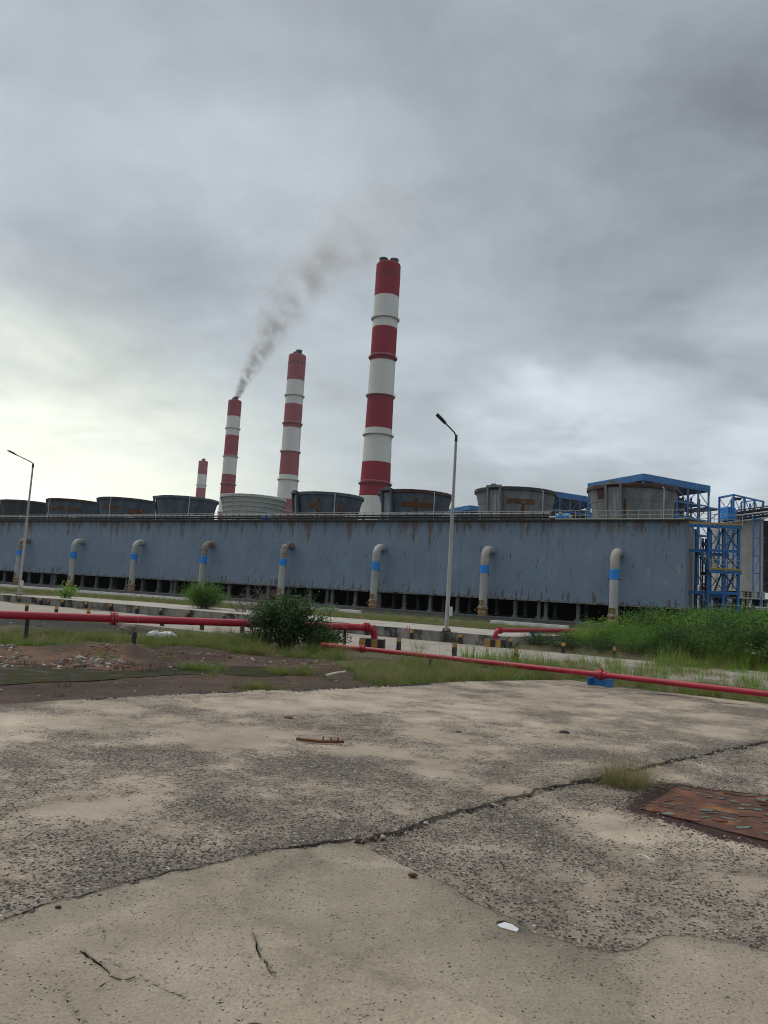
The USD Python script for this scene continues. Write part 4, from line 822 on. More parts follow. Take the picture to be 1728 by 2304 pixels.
for z0, z1 in ((8.5, 10.6), (6.5, 8.2), (4.2, 6.1), (1.95, 3.8)):
    obj('cross_brace', MB().bar((-W2, -.02, z0), (0, -.02, z1), .07).bar((-W2, .02, z1), (0, .02, z0), .07), 'blue_steel_dark', st, smooth=False)
    obj('cross_brace', MB().bar((W2, -.02, z0), (0, -.02, z1), .07).bar((W2, .02, z1), (0, .02, z0), .07), 'blue_steel_dark', st, smooth=False)
    obj('cross_brace', MB().bar((W2, 0, z0), (W2, DP, z1), .07).bar((-W2, 0, z0), (-W2, DP, z1), .07), 'blue_steel_dark', st, smooth=False)
for z in (8.36, 4.03): obj('tie_beam', MB().bar((-W2-3.5, .9, z-.25), (-W2, .5, z-.05), .3, .32).bar((-W2-3.4, .9, z-1.0), (-W2-2.2, .75, z-.3), .12), 'blue_steel', st, smooth=False)
for z in (8.3, 4.0): obj('cross_beam', MB().bar((-W2, -.13, z), (W2, -.13, z), .1, .28), 'blue_steel', st, smooth=False)

# ladder-like lattice mast left of the stairs
lp = AT(1587, 1300, 84)
pm = thing('pipe_mast', 'thin dark pipes in a blue lattice between cooling tower end and stairs', 'pipe rack', (lp[0], 84, 0), 0)
for x in (-.55, .55): obj('upright', MB().bar((x, 0, 0), (x, 0, 10.4), .10), 'blue_steel', pm, smooth=False)
for k in range(12): obj('rung', MB().bar((-.55, 0, .8+k*.85), (.55, 0, .8+k*.85), .06), 'white_steel' if k % 3 == 0 else 'blue_steel', pm, smooth=False)
for x in (-.2, .15): obj('pipe', MB().tube([(x, .3, 0), (x, .3, 5), (x, .3, 10)], .13, 8), 'dark_pipe', pm)
for k in range(6): obj('pipe_collar', MB().tube([(-.02, .3, 1.2+1.6*k), (-.02, .3, 1.5+1.6*k)], .4, 10), 'rust', pm)

# ------------------------------------------------------------------ silos, lattice, gallery and pipe rack at the right edge
def silo(px, Y, r, z0, z1, label, mtl):
    q = AT(px, 1250, Y); s = thing('silo', label, 'silo', (q[0], Y, 0), 0)
    zs = np.linspace(z0, z1, 9)
    for a, b in zip(zs[:-1], zs[1:]): obj('ring', MB().lathe([(r-.03, a), (r, a+.03), (r, b-.03), (r-.03, b)], 48), mtl, s, smooth=40)
    obj('roof', MB().lathe([(r+.15, z1), (r+.15, z1+.35), (.2, z1+.9)], 48), mtl, s)
    obj('hopper', MB().lathe([(r-.05, z0+.01), (r*.4, z0-2.2), (.3, z0-2.4)], 32), 'dark_pipe', s)
    for k in range(8):
        a = k*math.pi/4+.3; obj('leg', MB().box((math.cos(a)*(r-.45), math.sin(a)*(r-.45), z0/2), (.8, .8, z0-.02)), 'pale_concrete', s, smooth=False)
    return s
silo(1667, 142, 3.75, 6.3, 19.4, 'grey concrete silo right of the blue stairs', 'silo_concrete')
silo(1627, 190, 3.4, .02, 24.0, 'pale smooth concrete silo seen through the blue stairs', 'pale_concrete')
q = AT(1727, 1250, 137)
nb = thing('screened_building', 'dark screened building with diagonal braces at the right edge', 'building', (q[0]+2.6, 137, 0), 0)
obj('wall', MB().box((2, 6, 13.0), (9.5, 6, 13.0)), 'net_dark', nb, smooth=False)
for k in range(6):
    for s in (-1, 1): obj('brace', MB().bar((-2.7+(1.6 if s > 0 else -1.6)*.9, 2.9, 6.6+2.1*k), (-2.7-(1.6 if s > 0 else -1.6)*.9+1.4, 2.9, 8.7+2.1*k), .12), 'dark_pipe' if k % 2 else 'deck_grey', nb, smooth=False)
for k in range(4): obj('leg', MB().box((-2.2+2.6*k, 3.2, 3.2), (.9, .9, 6.4)), 'pale_concrete', nb, smooth=False)
q = AT(1702, 1250, 134)
lad = thing('lattice_mast', 'slim bright blue lattice ladder in front of the grey silo', 'lattice', (q[0], 134, 0), 0)
for x in (-.62, .62): obj('upright', MB().bar((x, 0, 0), (x, 0, 19.3), .2), 'blue_steel', lad, smooth=False)
for z in (6.2, 9.4, 12.4, 15.6, 18.9): obj('rung', MB().bar((-.62, 0, z), (.62, 0, z), .16), 'blue_steel', lad, smooth=False)
for k in range(4): obj('brace', MB().bar((-.6, .0, 6.4+3.1*k), (.6, 0, 9.2+3.1*k), .08), 'blue_steel', lad, smooth=False)
# conveyor gallery that climbs away to the right
ga, gb = AT(1648, 1171, 140), AT(1790, 1152, 134)
gd = gb-ga
gal = thing('conveyor_gallery', 'long dark conveyor bridge with pale pipes crossing above the grey silo', 'conveyor', ga, math.atan2(gd[1], gd[0]))
gl = float(np.hypot(gd[0], gd[1])); gz = gd[2]
for y in (-1.2, 1.2):
    for z in (0, 1.5): obj('chord', MB().bar((-1.5, y, z-gz*.1), (gl, y, gz+z), .2), 'deck_grey', gal, smooth=False)
    for k in range(9):
        x0, x1 = -1.5+(gl+1.5)*k/9, -1.5+(gl+1.5)*(k+1)/9; zz = gz*k/9
        obj('web', MB().bar((x0, y, zz), (x1, y, zz+1.6), .1).bar((x1, y, zz), (x1, y, zz+1.5), .1), 'dark_pipe', gal, smooth=False)
obj('deck', MB().bar((-1.5, 0, -.1-gz*.1), (gl, 0, gz-.1), 2.2, .2), 'dark_pipe', gal, smooth=False)
obj('cover', MB().bar((-1.5, 0, .9-gz*.1), (gl, 0, gz+.9), 1.6, .8), 'net_dark', gal, smooth=False)
for y, z in ((-1.5, -.55), (-1.6, .5)): obj('pipe', MB().tube([(-1.8, y, z-gz*.12), (gl/2, y, gz/2+z), (gl, y, gz+z)], .14, 8), 'white_steel', gal)
# blue frame tower on top
fa, fb, fc = AT(1618, 1160, 140), AT(1650, 1160, 136), AT(1717, 1160, 142)
fz0, fz1 = ga[2]-.3, AT(1650, 1112, 136)[2]
fr = thing('gantry', 'open blue steel gantry standing above the silos at the right', 'gantry', (0, 0, 0), 0)
FP = [fa, fb, fb+(fc-fb)*.36, fb+(fc-fb)*.70, fc]; back = (fa-fb)*1.0
for k, p_ in enumerate(FP):
    obj('column', MB().bar((p_[0], p_[1], fz0-8 if k < 2 else fz0), (p_[0], p_[1], fz1), .3), 'blue_steel', fr, smooth=False)
    if k >= 2: obj('column', MB().bar((p_[0]+back[0]*.7, p_[1]+back[1], fz0), (p_[0]+back[0]*.7, p_[1]+back[1], fz1), .25), 'blue_steel', fr, smooth=False)
for k in range(4):
    a, b = FP[k], FP[k+1]
    obj('beam', MB().bar((a[0], a[1], fz1-.1), (b[0], b[1], fz1-.1), .2, .28), 'blue_steel', fr, smooth=False)
    obj('beam', MB().bar((a[0], a[1], fz0+.1), (b[0], b[1], fz0+.1), .2, .22), 'blue_steel', fr, smooth=False)
    obj('cross_brace', MB().bar((a[0], a[1], fz0), (b[0], b[1], fz1-.2), .09).bar((a[0], a[1], fz1-.2), (b[0], b[1], fz0), .09), 'blue_steel_dark', fr, smooth=False)
for k in range(1, 4): obj('roof_beam', MB().bar((FP[k][0], FP[k][1], fz1-.2), (FP[k][0]+back[0]*.7, FP[k][1]+back[1], fz1-.2), .18), 'blue_steel', fr, smooth=False)
obj('hoist', MB().box((FP[1][0]+.9, FP[1][1]+.6, fz1-.7), (1.3, .5, .45)), 'dark_pipe', fr, smooth=False)
tq = AT(1638, 1155, 132); t0_, t1_ = AT(1638, 1169, 132)[2], AT(1638, 1142, 132)[2]
tk = thing('water_tank', 'bright blue ribbed tank inside the steel frame above the stairs', 'tank', (tq[0], 132, t0_), math.radians(20))
obj('body', MB().box((0, 0, (t1_-t0_)/2), (1.7, 1.7, t1_-t0_)), 'bright_blue', tk, smooth=False)
for k in range(4): obj('rib', MB().box((0, 0, (t1_-t0_)*(.15+.23*k)), (1.8, 1.8, .07)), 'blue_steel', tk, smooth=False)
for x in (-.45, 0, .45): obj('rib', MB().box((x, -.86, (t1_-t0_)/2), (.06, .09, t1_-t0_-.06)), 'blue_steel', tk, smooth=False)
obj('stand', MB().bar((-.6, -.6, -12), (-.6, -.6, -.01), .2).bar((.6, -.6, -12), (.6, -.6, -.01), .2), 'blue_steel', tk, smooth=False)
# catwalk and pipes low on the right
ca_, cb_ = AT(1660, 1337, 128), AT(1780, 1343, 128)
cw = thing('catwalk', 'pale railed catwalk under the grey silo at the right edge', 'catwalk', (ca_[0], 128, ca_[2]), 0)
cl = float(cb_[0]-ca_[0])
obj('deck', MB().box((cl/2, 0, -.55), (cl, 1.6, .16)), 'white_steel', cw, smooth=False)
for k in range(14): obj('post', MB().box((cl*k/13, -.75, .05), (.09, .07, 1.1)), 'pale_rail', cw, smooth=False)
for z in (.6, .2, -.15): obj('rail', MB().bar((0, -.75, z), (cl, -.75, z), .07), 'pale_rail', cw, smooth=False)
for k in range(4): obj('support', MB().bar((.9+3*k, 0, -ca_[2]), (.9+3*k, 0, -.64), .35), 'pale_concrete', cw, smooth=False)
obj('strut', MB().bar((.9, -.1, -2.6), (2.0, -.1, -.7), .12).bar((3.9, -.1, -2.6), (5.0, -.1, -.7), .12), 'dark_pipe', cw, smooth=False)
pp = thing('pipe_rack', 'three pale horizontal pipes on blue posts under the catwalk', 'pipe rack', (ca_[0], 125, 0), 0)
for y in (1364, 1368.5, 1376):
    z = AT(1660, y, 125)[2]; obj('pipe', MB().tube([(0 if y < 1370 else 1.4, 0, z), (6, 0, z-.02), (cl+1, 0, z-.1)], .12, 8), 'white_steel', pp)
for x in (2.5, 3.9): obj('post', MB().bar((x, .25, 0), (x, .25, 5.2), .16), 'blue_steel', pp, smooth=False)
obj('beam', MB().bar((2.5, .25, .9), (3.9, .25, .9), .14), 'blue_steel', pp, smooth=False)
lb = thing('storage_shed', 'low dark open shed with pale columns under the catwalk', 'shed', (ca_[0]-1, 133, 0), 0)
obj('back_wall', MB().box((6, 5, 2.4), (20, .3, 4.8)), 'net_dark', lb, smooth=False)
obj('roof', MB().box((6, 2.5, 4.9), (20, 5.4, .25)), 'deck_grey', lb, smooth=False)
for k in range(5): obj('column', MB().box((-1.5+3.4*k, .1, 2.38), (.8, .5, 4.75)), 'pale_concrete', lb, smooth=False)
obj('parapet', MB().box((11.5, -.3, 1.2), (5, .3, 1.0)), 'pale_concrete', lb, smooth=False)
gp = AT(1722, 1418, 92)
cp = thing('culvert_pipe', 'large grey pipe lying on the ground at the right edge beyond the shrubs', 'pipe', (gp[0]-.8, 92, .62), 0)
obj('pipe', MB().tube([(-1, 0, 0), (3, .4, 0), (8, 1, 0)], .62, 18), 'grey_pipe', cp)
obj('collar', MB().tube([(-.6, .02, 0), (-.2, .06, 0)], .68, 18), 'grey_pipe', cp)
wtk = AT(1585, 1330, 96)
tk2 = thing('white_tank', 'pale blue-white vertical tank in the gap left of the stairs', 'tank', (wtk[0], 96, 0), 0)
obj('body', MB().lathe([(1.0, .1), (1.0, 5.1), (.9, 5.3), (.05, 5.4)], 24), 'white_steel', tk2)
obj('base', MB().lathe([(1.15, 0), (1.15, .1), (.9, .1)], 24), 'pale_concrete', tk2)
wt3 = AT(1640, 1345, 150)
tk3 = thing('white_tank', 'white vertical tank seen low through the stairs', 'tank', (wt3[0], 150, 0), 0)
obj('body', MB().lathe([(1.1, .1), (1.1, 7.6), (1.0, 7.9), (.05, 8.1)], 24), 'white_steel', tk3)
obj('base', MB().lathe([(1.3, 0), (1.3, .1), (1.0, .1)], 24), 'pale_concrete', tk3)

# ------------------------------------------------------------------ street lamps
def lamp(name, label, base, h, arm, dirn):
    l = thing(name, label, 'street lamp', base, 0)
    obj('pole', MB().tube([(0, 0, .02), (0, 0, h*.33), (0, 0, h*.66), (0, 0, h)], [.085, .075, .062, .05], 14), 'galvanised', l)
    obj('base_plate', MB().box((0, 0, .012), (.34, .34, .024)), 'rust', l, smooth=False)
    for a, b in ((-1, -1), (1, -1), (-1, 1), (1, 1)): obj('anchor_bolt', MB().tube([(a*.12, b*.12, .02), (a*.12, b*.12, .09)], .014, 6), 'rust', l)
    g_ = MB()
    for a in range(4): c_, s_ = math.cos(a*math.pi/2), math.sin(a*math.pi/2); g_.bar((c_*.08, s_*.08, .02), (c_*.12, s_*.12, .12), .012, .1)
    obj('gusset', g_, 'rust', l, smooth=False)
    obj('sleeve', MB().tube([(0, 0, h-.16), (0, 0, h+.10)], [.062, .05], 12), 'lamp_dark', l)
    d = np.array([dirn[0], dirn[1], 0]); d = d/np.linalg.norm(d); e = d*arm[0]+np.array([0, 0, arm[1]])
    a_ = obj('arm', MB().tube([np.array([0, 0, h+.05]), d*.06+np.array([0, 0, h+.13])]+[np.array([0, 0, h+.12])+e*f for f in (.15, .5, 1.0)], .028, 8), 'lamp_dark', l)
    tip = np.array([0, 0, h+.12])+e; u = e/np.linalg.norm(e); sdw = np.cross(u, [0, 0, 1]); sdw /= np.linalg.norm(sdw); up = np.cross(sdw, u)
    hd = obj('lamp_head', MB().box(tip+u*.24, (.40, .26, .06), axes=[u, sdw, up]).box(tip+u*.01, (.16, .13, .09), axes=[u, sdw, up]), 'lamp_dark', l, smooth=False)
    obj('lens', MB().box(tip+u*.25-up*.034, (.32, .20, .012), axes=[u, sdw, up]), 'window_dark', hd, smooth=False)
    fins = MB()
    for k in range(6): fins.box(tip+u*(.10+.055*k)+up*.045, (.015, .22, .04), axes=[u, sdw, up])
    obj('cooling_fin', fins, 'lamp_dark', hd, smooth=False)
    obj('junction_box', MB().box((.12, -.02, .78), (.13, .16, .34)), 'white_steel', l, smooth=False)
    return l
b1 = G(1004.5, 1421, .40); top1 = AT(1026.5, 984, b1[1]); tip1 = AT(990, 945, b1[1])
lamp('street_lamp', 'tall street lamp in the middle, standing on the raised footpath before the wall', b1, top1[2]-.40, (.50, .44), (-1.0, -.12))
b2 = G(41.6, 1341.8, .30); top2 = AT(73.4, 1046, b2[1])
lamp('street_lamp', 'street lamp at the left edge with its arm pointing left', b2, top2[2]-.30, (1.12, .46), (-1.0, -.1))

# ------------------------------------------------------------------ red pipes and their supports
def flange(mb, p, d, r, n=10):
    d = d/np.linalg.norm(d); mb.tube([p-d*.055, p-d*.012], r*1.75, 18).tube([p+d*.012, p+d*.055], r*1.75, 18)
    x = np.cross(d, [0, 0, 1]); x /= np.linalg.norm(x); y = np.cross(x, d)
    for k in range(n):
        a = k/n*2*math.pi; q = p+(math.cos(a)*x+math.sin(a)*y)*r*1.5; mb.tube([q-d*.10, q+d*.10], r*.14, 6)
    return mb
PA, PB = AT(-60, 1380.5, 18.7), AT(826, 1412, 23.3)
rp = thing('red_pipe', 'thick red pipe with a bolted flange running left from the striped block', 'pipe')
dP = (PB-PA)/np.linalg.norm(PB-PA)
fl = AT(253, 1391.5, 0.0+PA[1]+(PB[1]-PA[1])*((253+60)/886.))
fl = PA+dP*float((fl-PA)@dP)
far_a = PA-dP*14
def seg(a, b, k=6): return [a+(b-a)*i/k for i in range(k+1)]
obj('pipe_run', MB().tube(seg(far_a, fl-dP*.02), .102, 20), 'red_paint', rp)
obj('pipe_run', MB().tube(seg(fl+dP*.02, PB), .100, 20), 'red_paint', rp)
obj('flange', flange(MB(), fl, dP, .10), 'red_paint', rp)
for k in range(-5, 8):
    q = fl+dP*(1.15*k+.6); obj('weld_seam', MB().tube([q-dP*.012, q, q+dP*.012], [.101, .108, .101], 18, False), 'red_faded' if k % 3 == 0 else 'red_paint', rp)
hd_ = np.array([dP[0], dP[1], 0]); hd_ /= np.linalg.norm(hd_)
elb = [PB+hd_*(.26*math.sin(a))-np.array([0, 0, .26*(1-math.cos(a))]) for a in np.linspace(0, math.pi/2, 9)]
zt1 = .31
obj('elbow', MB().tube(elb+[np.array([elb[-1][0], elb[-1][1], zt1])], .102, 20), 'red_paint', rp)
obj('elbow_flange', flange(MB(), PB-dP*.02, dP, .085, 8), 'red_paint', rp)
for f in (.30, .62, .97):
    q = far_a+(PB-far_a)*f
    if f > .35: obj('support_post', MB().box((q[0]+.02, q[1]+.02, (q[2]-.1-.1)/2), (.07, .07, q[2]-.1+.1)), 'black_paint', rp, smooth=False)
sp_ = AT(304, 1412, 19.7)
obj('support_post', MB().tube([(sp_[0], sp_[1], -.1), (sp_[0], sp_[1], .28), (sp_[0], sp_[1], .34)], [.055, .06, .03], 10), 'black_paint', rp)
def plinth(label, c, w, d, h, rz):
    p = thing('pipe_block', label, 'concrete block', c, rz)
    n = 4
    for k in range(n):
        x = -w/2+w*(k+.5)/n; obj('stripe', MB().box((x, 0, h/2-.05), (w/n-.001, d, h+.1)), 'bollard_yellow' if k % 2 == 0 else 'black_paint', p, smooth=False)
    obj('cap', MB().box((0, 0, h+.006), (w-.03, d-.03, .012)), 'old_concrete', p, smooth=False)
    return p
e1 = elb[-1]
plinth('yellow and black striped block holding the end of the thick red pipe', (e1[0]-.05, e1[1]+.05, 0), .74, .5, .30, -.12)
QA, QB = G(1110, 1440, .28), AT(1345, 1416.5, 35.0)
QA = AT(1123, 1418, 28.6); zq = QA[2]; QB = np.array([QA[0]+4.9, QA[1]+5.6, zq+.02])
rp2 = thing('red_pipe', 'red pipe that rises from a striped block and enters the green shrubs', 'pipe')
dQ = (QB-QA)/np.linalg.norm(QB-QA); hq = np.array([dQ[0], dQ[1], 0])
elb2 = [QA-hq*(.24*math.sin(a))-np.array([0, 0, .24*(1-math.cos(a))]) for a in np.linspace(math.pi/2, 0, 9)]
obj('elbow', MB().tube([np.array([elb2[0][0], elb2[0][1], .28])]+elb2, .088, 18), 'red_paint', rp2)
obj('pipe_run', MB().tube(seg(QA, QA+(QB-QA)*2.2, 8), .086, 18), 'red_paint', rp2)
obj('elbow_flange', flange(MB(), QA+dQ*.05, dQ, .075, 8), 'red_paint', rp2)
for f in (.33, 1.2):
    q = QA+(QB-QA)*f; obj('support', MB().box((q[0], q[1], (q[2]-.09)/2), (.12, .12, q[2]-.09)).box((q[0], q[1], q[2]-.10), (.26, .2, .05)), 'blue_steel', rp2, smooth=False)
plinth('yellow and black striped block beyond the road, under the rising red pipe', (elb2[0][0], elb2[0][1], 0), .74, .5, .27, -.1)
# thin red pipe along the edge of the pad
SA, SM, SB = AT(724, 1450.5, 21.2), AT(1352, 1518, 16.5), AT(1740, 1563, 14.1)
cp1 = AT(815, 1459.5, 20.55)
rp3 = thing('red_pipe', 'thin red pipe with peeling left end running low along the pad edge', 'pipe')
obj('pipe_run', MB().tube(seg(SA, cp1), .060, 16), 'red_faded', rp3, label='faded peeling end of the thin red pipe')
obj('pipe_run', MB().tube(seg(cp1, SM)+seg(SM, SB)[1:]+[SB+(SB-SM)*1.5], .058, 16), 'red_paint', rp3)
d3 = (SM-cp1)/np.linalg.norm(SM-cp1)
for k in range(1, 9):
    q = cp1+(SM-cp1)*k/4.6; obj('weld_seam', MB().tube([q-d3*.01, q, q+d3*.01], [.058, .065, .058], 16, False), 'red_faded' if k % 2 else 'red_paint', rp3)
obj('coupling', MB().tube([cp1-d3*.10, cp1+d3*.10], .088, 16).tube([cp1-d3*.015, cp1+d3*.015], .11, 16), 'red_paint', rp3)
cpl = obj('coupling', MB().tube([SM-d3*.13, SM-d3*.03], .078, 16).tube([SM+d3*.03, SM+d3*.13], .078, 16).tube([SM-d3*.035, SM+d3*.035], .105, 16), 'red_paint', rp3)
obj('coupling_bolt', MB().tube([SM+np.array([0, 0, .09])-d3*.05, SM+np.array([0, 0, .09])+d3*.05], .022, 8).tube([SM+np.array([0, 0, -.1])-d3*.05, SM+np.array([0, 0, -.1])+d3*.05], .022, 8).box(SM+np.array([0, 0, .10]), (.05, .05, .07)), 'red_paint', cpl)
tp_ = AT(905+500/2.765*0+1026*0, 1488, 19.2)
ps = thing('pipe_support', 'blue steel support under the coupling of the thin red pipe', 'pipe support', (SM[0], SM[1], 0), math.atan2(d3[1], d3[0]))
obj('web', MB().box((0, 0, SM[2]/2-.05), (.36, .03, SM[2]-.06)), 'support_blue' if 'support_blue' in MAT else 'blue_steel', ps, smooth=False)
for s in (-1, 1): obj('channel', MB().box((s*.21, -.02, .075), (.03, .34, .15)).box((s*.185, -.02, .012), (.05, .34, .02)).box((s*.185, -.02, .14), (.05, .34, .02)), 'blue_steel', ps, smooth=False)
ts_ = G(967, 1500, 0.0)
ps2 = thing('pipe_support', 'small dark post under the thin red pipe in the grass', 'pipe support', (ts_[0], ts_[1], -.05), 0)
obj('post', MB().box((0, 0, .10), (.06, .06, .22)), 'black_paint', ps2, smooth=False)
obj('saddle', MB().box((0, 0, .215), (.14, .10, .02)), 'black_paint', ps2, smooth=False)

# ------------------------------------------------------------------ bollards along both sides of the road
def make_bollard(loc, rz, label, group):
    b = thing('bollard', label, 'bollard', loc, rz, group)
    def sq(z0, z1, w0, w1): return MB().add([(sx*w/2, sy*w/2, z) for z, w in ((z0, w0), (z1, w1)) for sx, sy in ((-1, -1), (1, -1), (1, 1), (-1, 1))], [[3, 2, 1, 0], [4, 5, 6, 7], [0, 1, 5, 4], [1, 2, 6, 5], [2, 3, 7, 6], [3, 0, 4, 7]])
    obj('post', sq(-.08, .25, .115, .105), 'black_paint', b, smooth=False)
    obj('yellow_top', sq(.25, .36, .106, .100), 'bollard_yellow', b, smooth=False)
    obj('chipped_cap', sq(.36, .375, .098, .075), 'old_concrete', b, smooth=False)
    return b
gN, gF = 'black and yellow bollards on the near side of the road', 'black and yellow bollards on the far side of the road against the kerb'
lN, lF = 'short black bollard with yellow top along the near edge of the road', 'short black bollard with yellow top in front of the kerb beyond the road'
nearT, farT = [-30.6, -28.55, -26.55, -22.24, -20.2, -18.25, -11.93, -10.07, -8.16], [-40.26, -38.32, -36.42, -34.5, -32.58, -30.58, -28.83, -26.99, -24.72, -16.95, -14.85, -12.75, -10.75, -8.80, -7.03]
ORD = 'first second third fourth fifth sixth seventh eighth ninth tenth eleventh twelfth thirteenth fourteenth fifteenth'.split()
b0 = None
for L_t, n, lab, g in ((nearT, 20.42, lN, gN), (farT, 26.34, lF, gF)):
    for i, t in enumerate(L_t):
        lab = ORD[i]+(' bollard from the left on the near road edge, black with yellow top' if L_t is nearT else ' bollard from the left along the kerb beyond the road, black with yellow top')
        loc, rz = TN(t, n+rng.uniform(-.04, .04), 0), RZ+rng.uniform(-.1, .1)
        if b0 is None: b0 = make_bollard(loc, rz, lab, g)
        else: dup(b0, loc, rz, lab, g)

# ------------------------------------------------------------------ small things on the ground
rod_a, rod_b = G(667, 1667), G(774, 1674)
rod = thing('rusty_bar', 'bent rusty steel bar lying on the concrete pad', 'steel bar', (0, 0, 0), 0)
mid = (rod_a+rod_b)/2+np.array([.0, -.05, 0])
pts = [rod_a+[0, 0, .022], rod_a*.6+mid*.4+[0, 0, .02], mid+[0, 0, .018], mid*.4+rod_b*.6+[0, 0, .02], rod_b+[0, 0, .024]]
obj('bar', MB().tube(pts, [.017, .018, .017, .018, .016], 8), 'rust', rod)
for f in (.55, .72, .86): q = np.array(pts[0])*(1-f)+np.array(pts[-1])*f; obj('spur', MB().tube([q+[0, -.03, .01], q+[.01, -.02, .045]], .008, 5), 'rust', rod)
pl_mat = pmat('plate_rust', (.105, .036, .017), (.040, .017, .013), 5, .38, .62, rough=.85, bump=.7, bscale=26, dirt=(.20, .072, .018), dscale=3.2, dlo=.53, dhi=.66, coord='world')
MAT['plate_rust'] = pl_mat
MAT['flake_grey'] = pmat('flake_grey', (.115, .11, .085), (.07, .072, .056), 9, rough=.7, coord='world', vary=.2, dirt=(.12, .05, .03), dscale=14, dlo=.56, dhi=.66)
MAT['flake_green'] = pmat('flake_green', (.13, .175, .13), (.08, .11, .085), 9, rough=.7, coord='world', vary=.2)
MAT['flake_brown'] = pmat('flake_brown', (.12, .042, .018), (.07, .027, .016), 9, rough=.8, coord='world', vary=.25)
plate = thing('rusty_plate', 'flaking rusty steel plate lying on the concrete at the right edge', 'steel plate', (0, 0, 0), 0)
pz = lambda P: -.024+(nz(P, 6, 91)-.5)*.02+.022*nz(P, 1.4, 92)
PL2 = Polygon(rough_line(list(PLATE.exterior.coords), .03, .012, 93)).buffer(0)
pm_ = sheet(largest(PL2), lambda P: pz(P)-.012, [(0, 12, .022)], .03, .02)
obj('sheet', pm_, pl_mat, plate, smooth=True)
r9 = np.random.default_rng(19); x0, y0, x1, y1 = PLATE.bounds; k = 0
while k < 120:
    c = np.array([r9.uniform(x0, min(x1, 4.4)), r9.uniform(y0, y1)])
    if not PLATE.buffer(-.03).contains(Point(c)): continue
    a, b, th = r9.uniform(.02, .10)*r9.uniform(.5, 1.2), r9.uniform(.012, .05), r9.uniform(-.6, .3)
    ang = np.linspace(0, 2*math.pi, 11)[:-1]; rad = r9.uniform(.55, 1.1, 10)
    q = np.stack([a*rad*np.cos(ang), b*rad*np.sin(ang)], 1) @ np.array([[math.cos(th), math.sin(th)], [-math.sin(th), math.cos(th)]])+c
    lift = r9.uniform(-.002, .002); slope = r9.uniform(-.05, .05, 2)
    z = pz(q)-.012+lift+.006+np.abs((q-c)@slope)
    cz = float(pz(c[None])[0])-.012+lift+.003
    v = np.vstack([np.column_stack([q, z]), [[c[0], c[1], cz]], np.column_stack([q, z-.005])])
    f = [[i, (i+1) % 10, 10] for i in range(10)]+[[i, 11+i, (i+1) % 10] for i in range(10)]+[[(i+1) % 10, 11+i, 11+(i+1) % 10] for i in range(10)]
    obj('paint_flake', (v, np.array(f)), r9.choice(['flake_grey', 'flake_grey', 'flake_brown', 'flake_brown', 'flake_brown', 'flake_green'] if r9.random() > .25 else ['flake_grey']), plate, smooth=False); k += 1
# broken white plastic in the two holes of the screed
for nm, poly, lab in (('plastic_scrap', hole1, 'white plastic scrap in the small hole right of centre in the smooth screed'), ('plastic_scrap', hole2, 'white plastic scrap in the hole at the bottom edge of the picture')):
    c = np.array(poly.centroid.coords[0]); pq = Polygon([(c[0]+(x-c[0])*.96, c[1]-.012+(y-c[1])*.90) for x, y in poly.exterior.coords]).buffer(0)
    m = sheet(largest(pq), lambda P: -.034+(nz(P, 14, 95)-.5)*.012, [(0, 12, .012)], .03, .012)
    tag(obj(nm, m, 'white_plastic', None, smooth=True), lab, 'plastic scrap')
# white sack, boulder, pale stick, cord
def lump(c, s, seed, sub=3, amp=.25, fr=1.7):
    m = trimesh.creation.icosphere(subdivisions=sub, radius=1.0); v = np.array(m.vertices)
    v = v*(1+amp*(nz(v, fr, seed)[:, None]-.5)*2)*np.array(s); v[:, 2] = np.maximum(v[:, 2], -s[2]*.55)
    return v+np.array(c), np.array(m.faces)
def creased(c, s, seed):
    v, f = lump((0, 0, 0), (1, 1, 1), seed, 4, .22, 1.6); rid = np.abs(nz(v, 3.2, seed+1, 3)-.5)
    v = v*(1-.34*np.exp(-rid/.05)[:, None]*.8); rid2 = np.abs(nz(v, 6.5, seed+2, 2)-.5); v = v*(1-.12*np.exp(-rid2/.06)[:, None]); v[:, 2] = np.maximum(v[:, 2], -.6)
    return v*np.array(s)+np.array(c), f
bg = G(361, 1436, -.02)
sack = thing('plastic_sack', 'crumpled white plastic sack lying in the grass', 'sack', (bg[0], bg[1], -.06), 0)
obj('bag', creased((-.17, 0, .10), (.25, .2, .16), 5), 'white_plastic', sack, smooth=True)
obj('bag_end', creased((.19, .02, .09), (.29, .2, .17), 9), 'white_plastic', sack, smooth=True)
bo = G(288, 1430, -.02)
st_ = obj('boulder', lump((bo[0], bo[1], .12), (.28, .2, .20), 12, 4, .3, 1.5), 'stone', None, smooth=True); tag(st_, 'brown boulder in the grass left of the white sack', 'boulder')
sk_a, sk_b = G(732, 1523), G(777, 1517)
stk = thing('pale_stick', 'pale broken stick on the mud at the edge of the pad', 'stick', (0, 0, 0), 0)
obj('stick', MB().tube([sk_a+[0, 0, .02], (sk_a+sk_b)/2+[0, 0, .045], sk_b+[0, 0, .05]], [.028, .027, .022], 9), 'cream_stick', stk)
obj('broken_end', MB().tube([sk_a+[-.02, 0, .02], sk_a+[.0, 0, .02]], [.012, .03], 7), 'bark', stk)
cd = [G(x*1.0, y*1.0, -.03) for x, y in [(1432, 1929), (1440, 1926), (1452, 1930), (1462, 1937), (1470, 1938), (1471, 1942)]]
cd = [p_+np.array([0, 0, .012]) for p_ in cd]
tag(obj('cord', MB().tube(cd, .004, 6), 'white_plastic', None), 'short curled white cord on the rough concrete', 'cord')
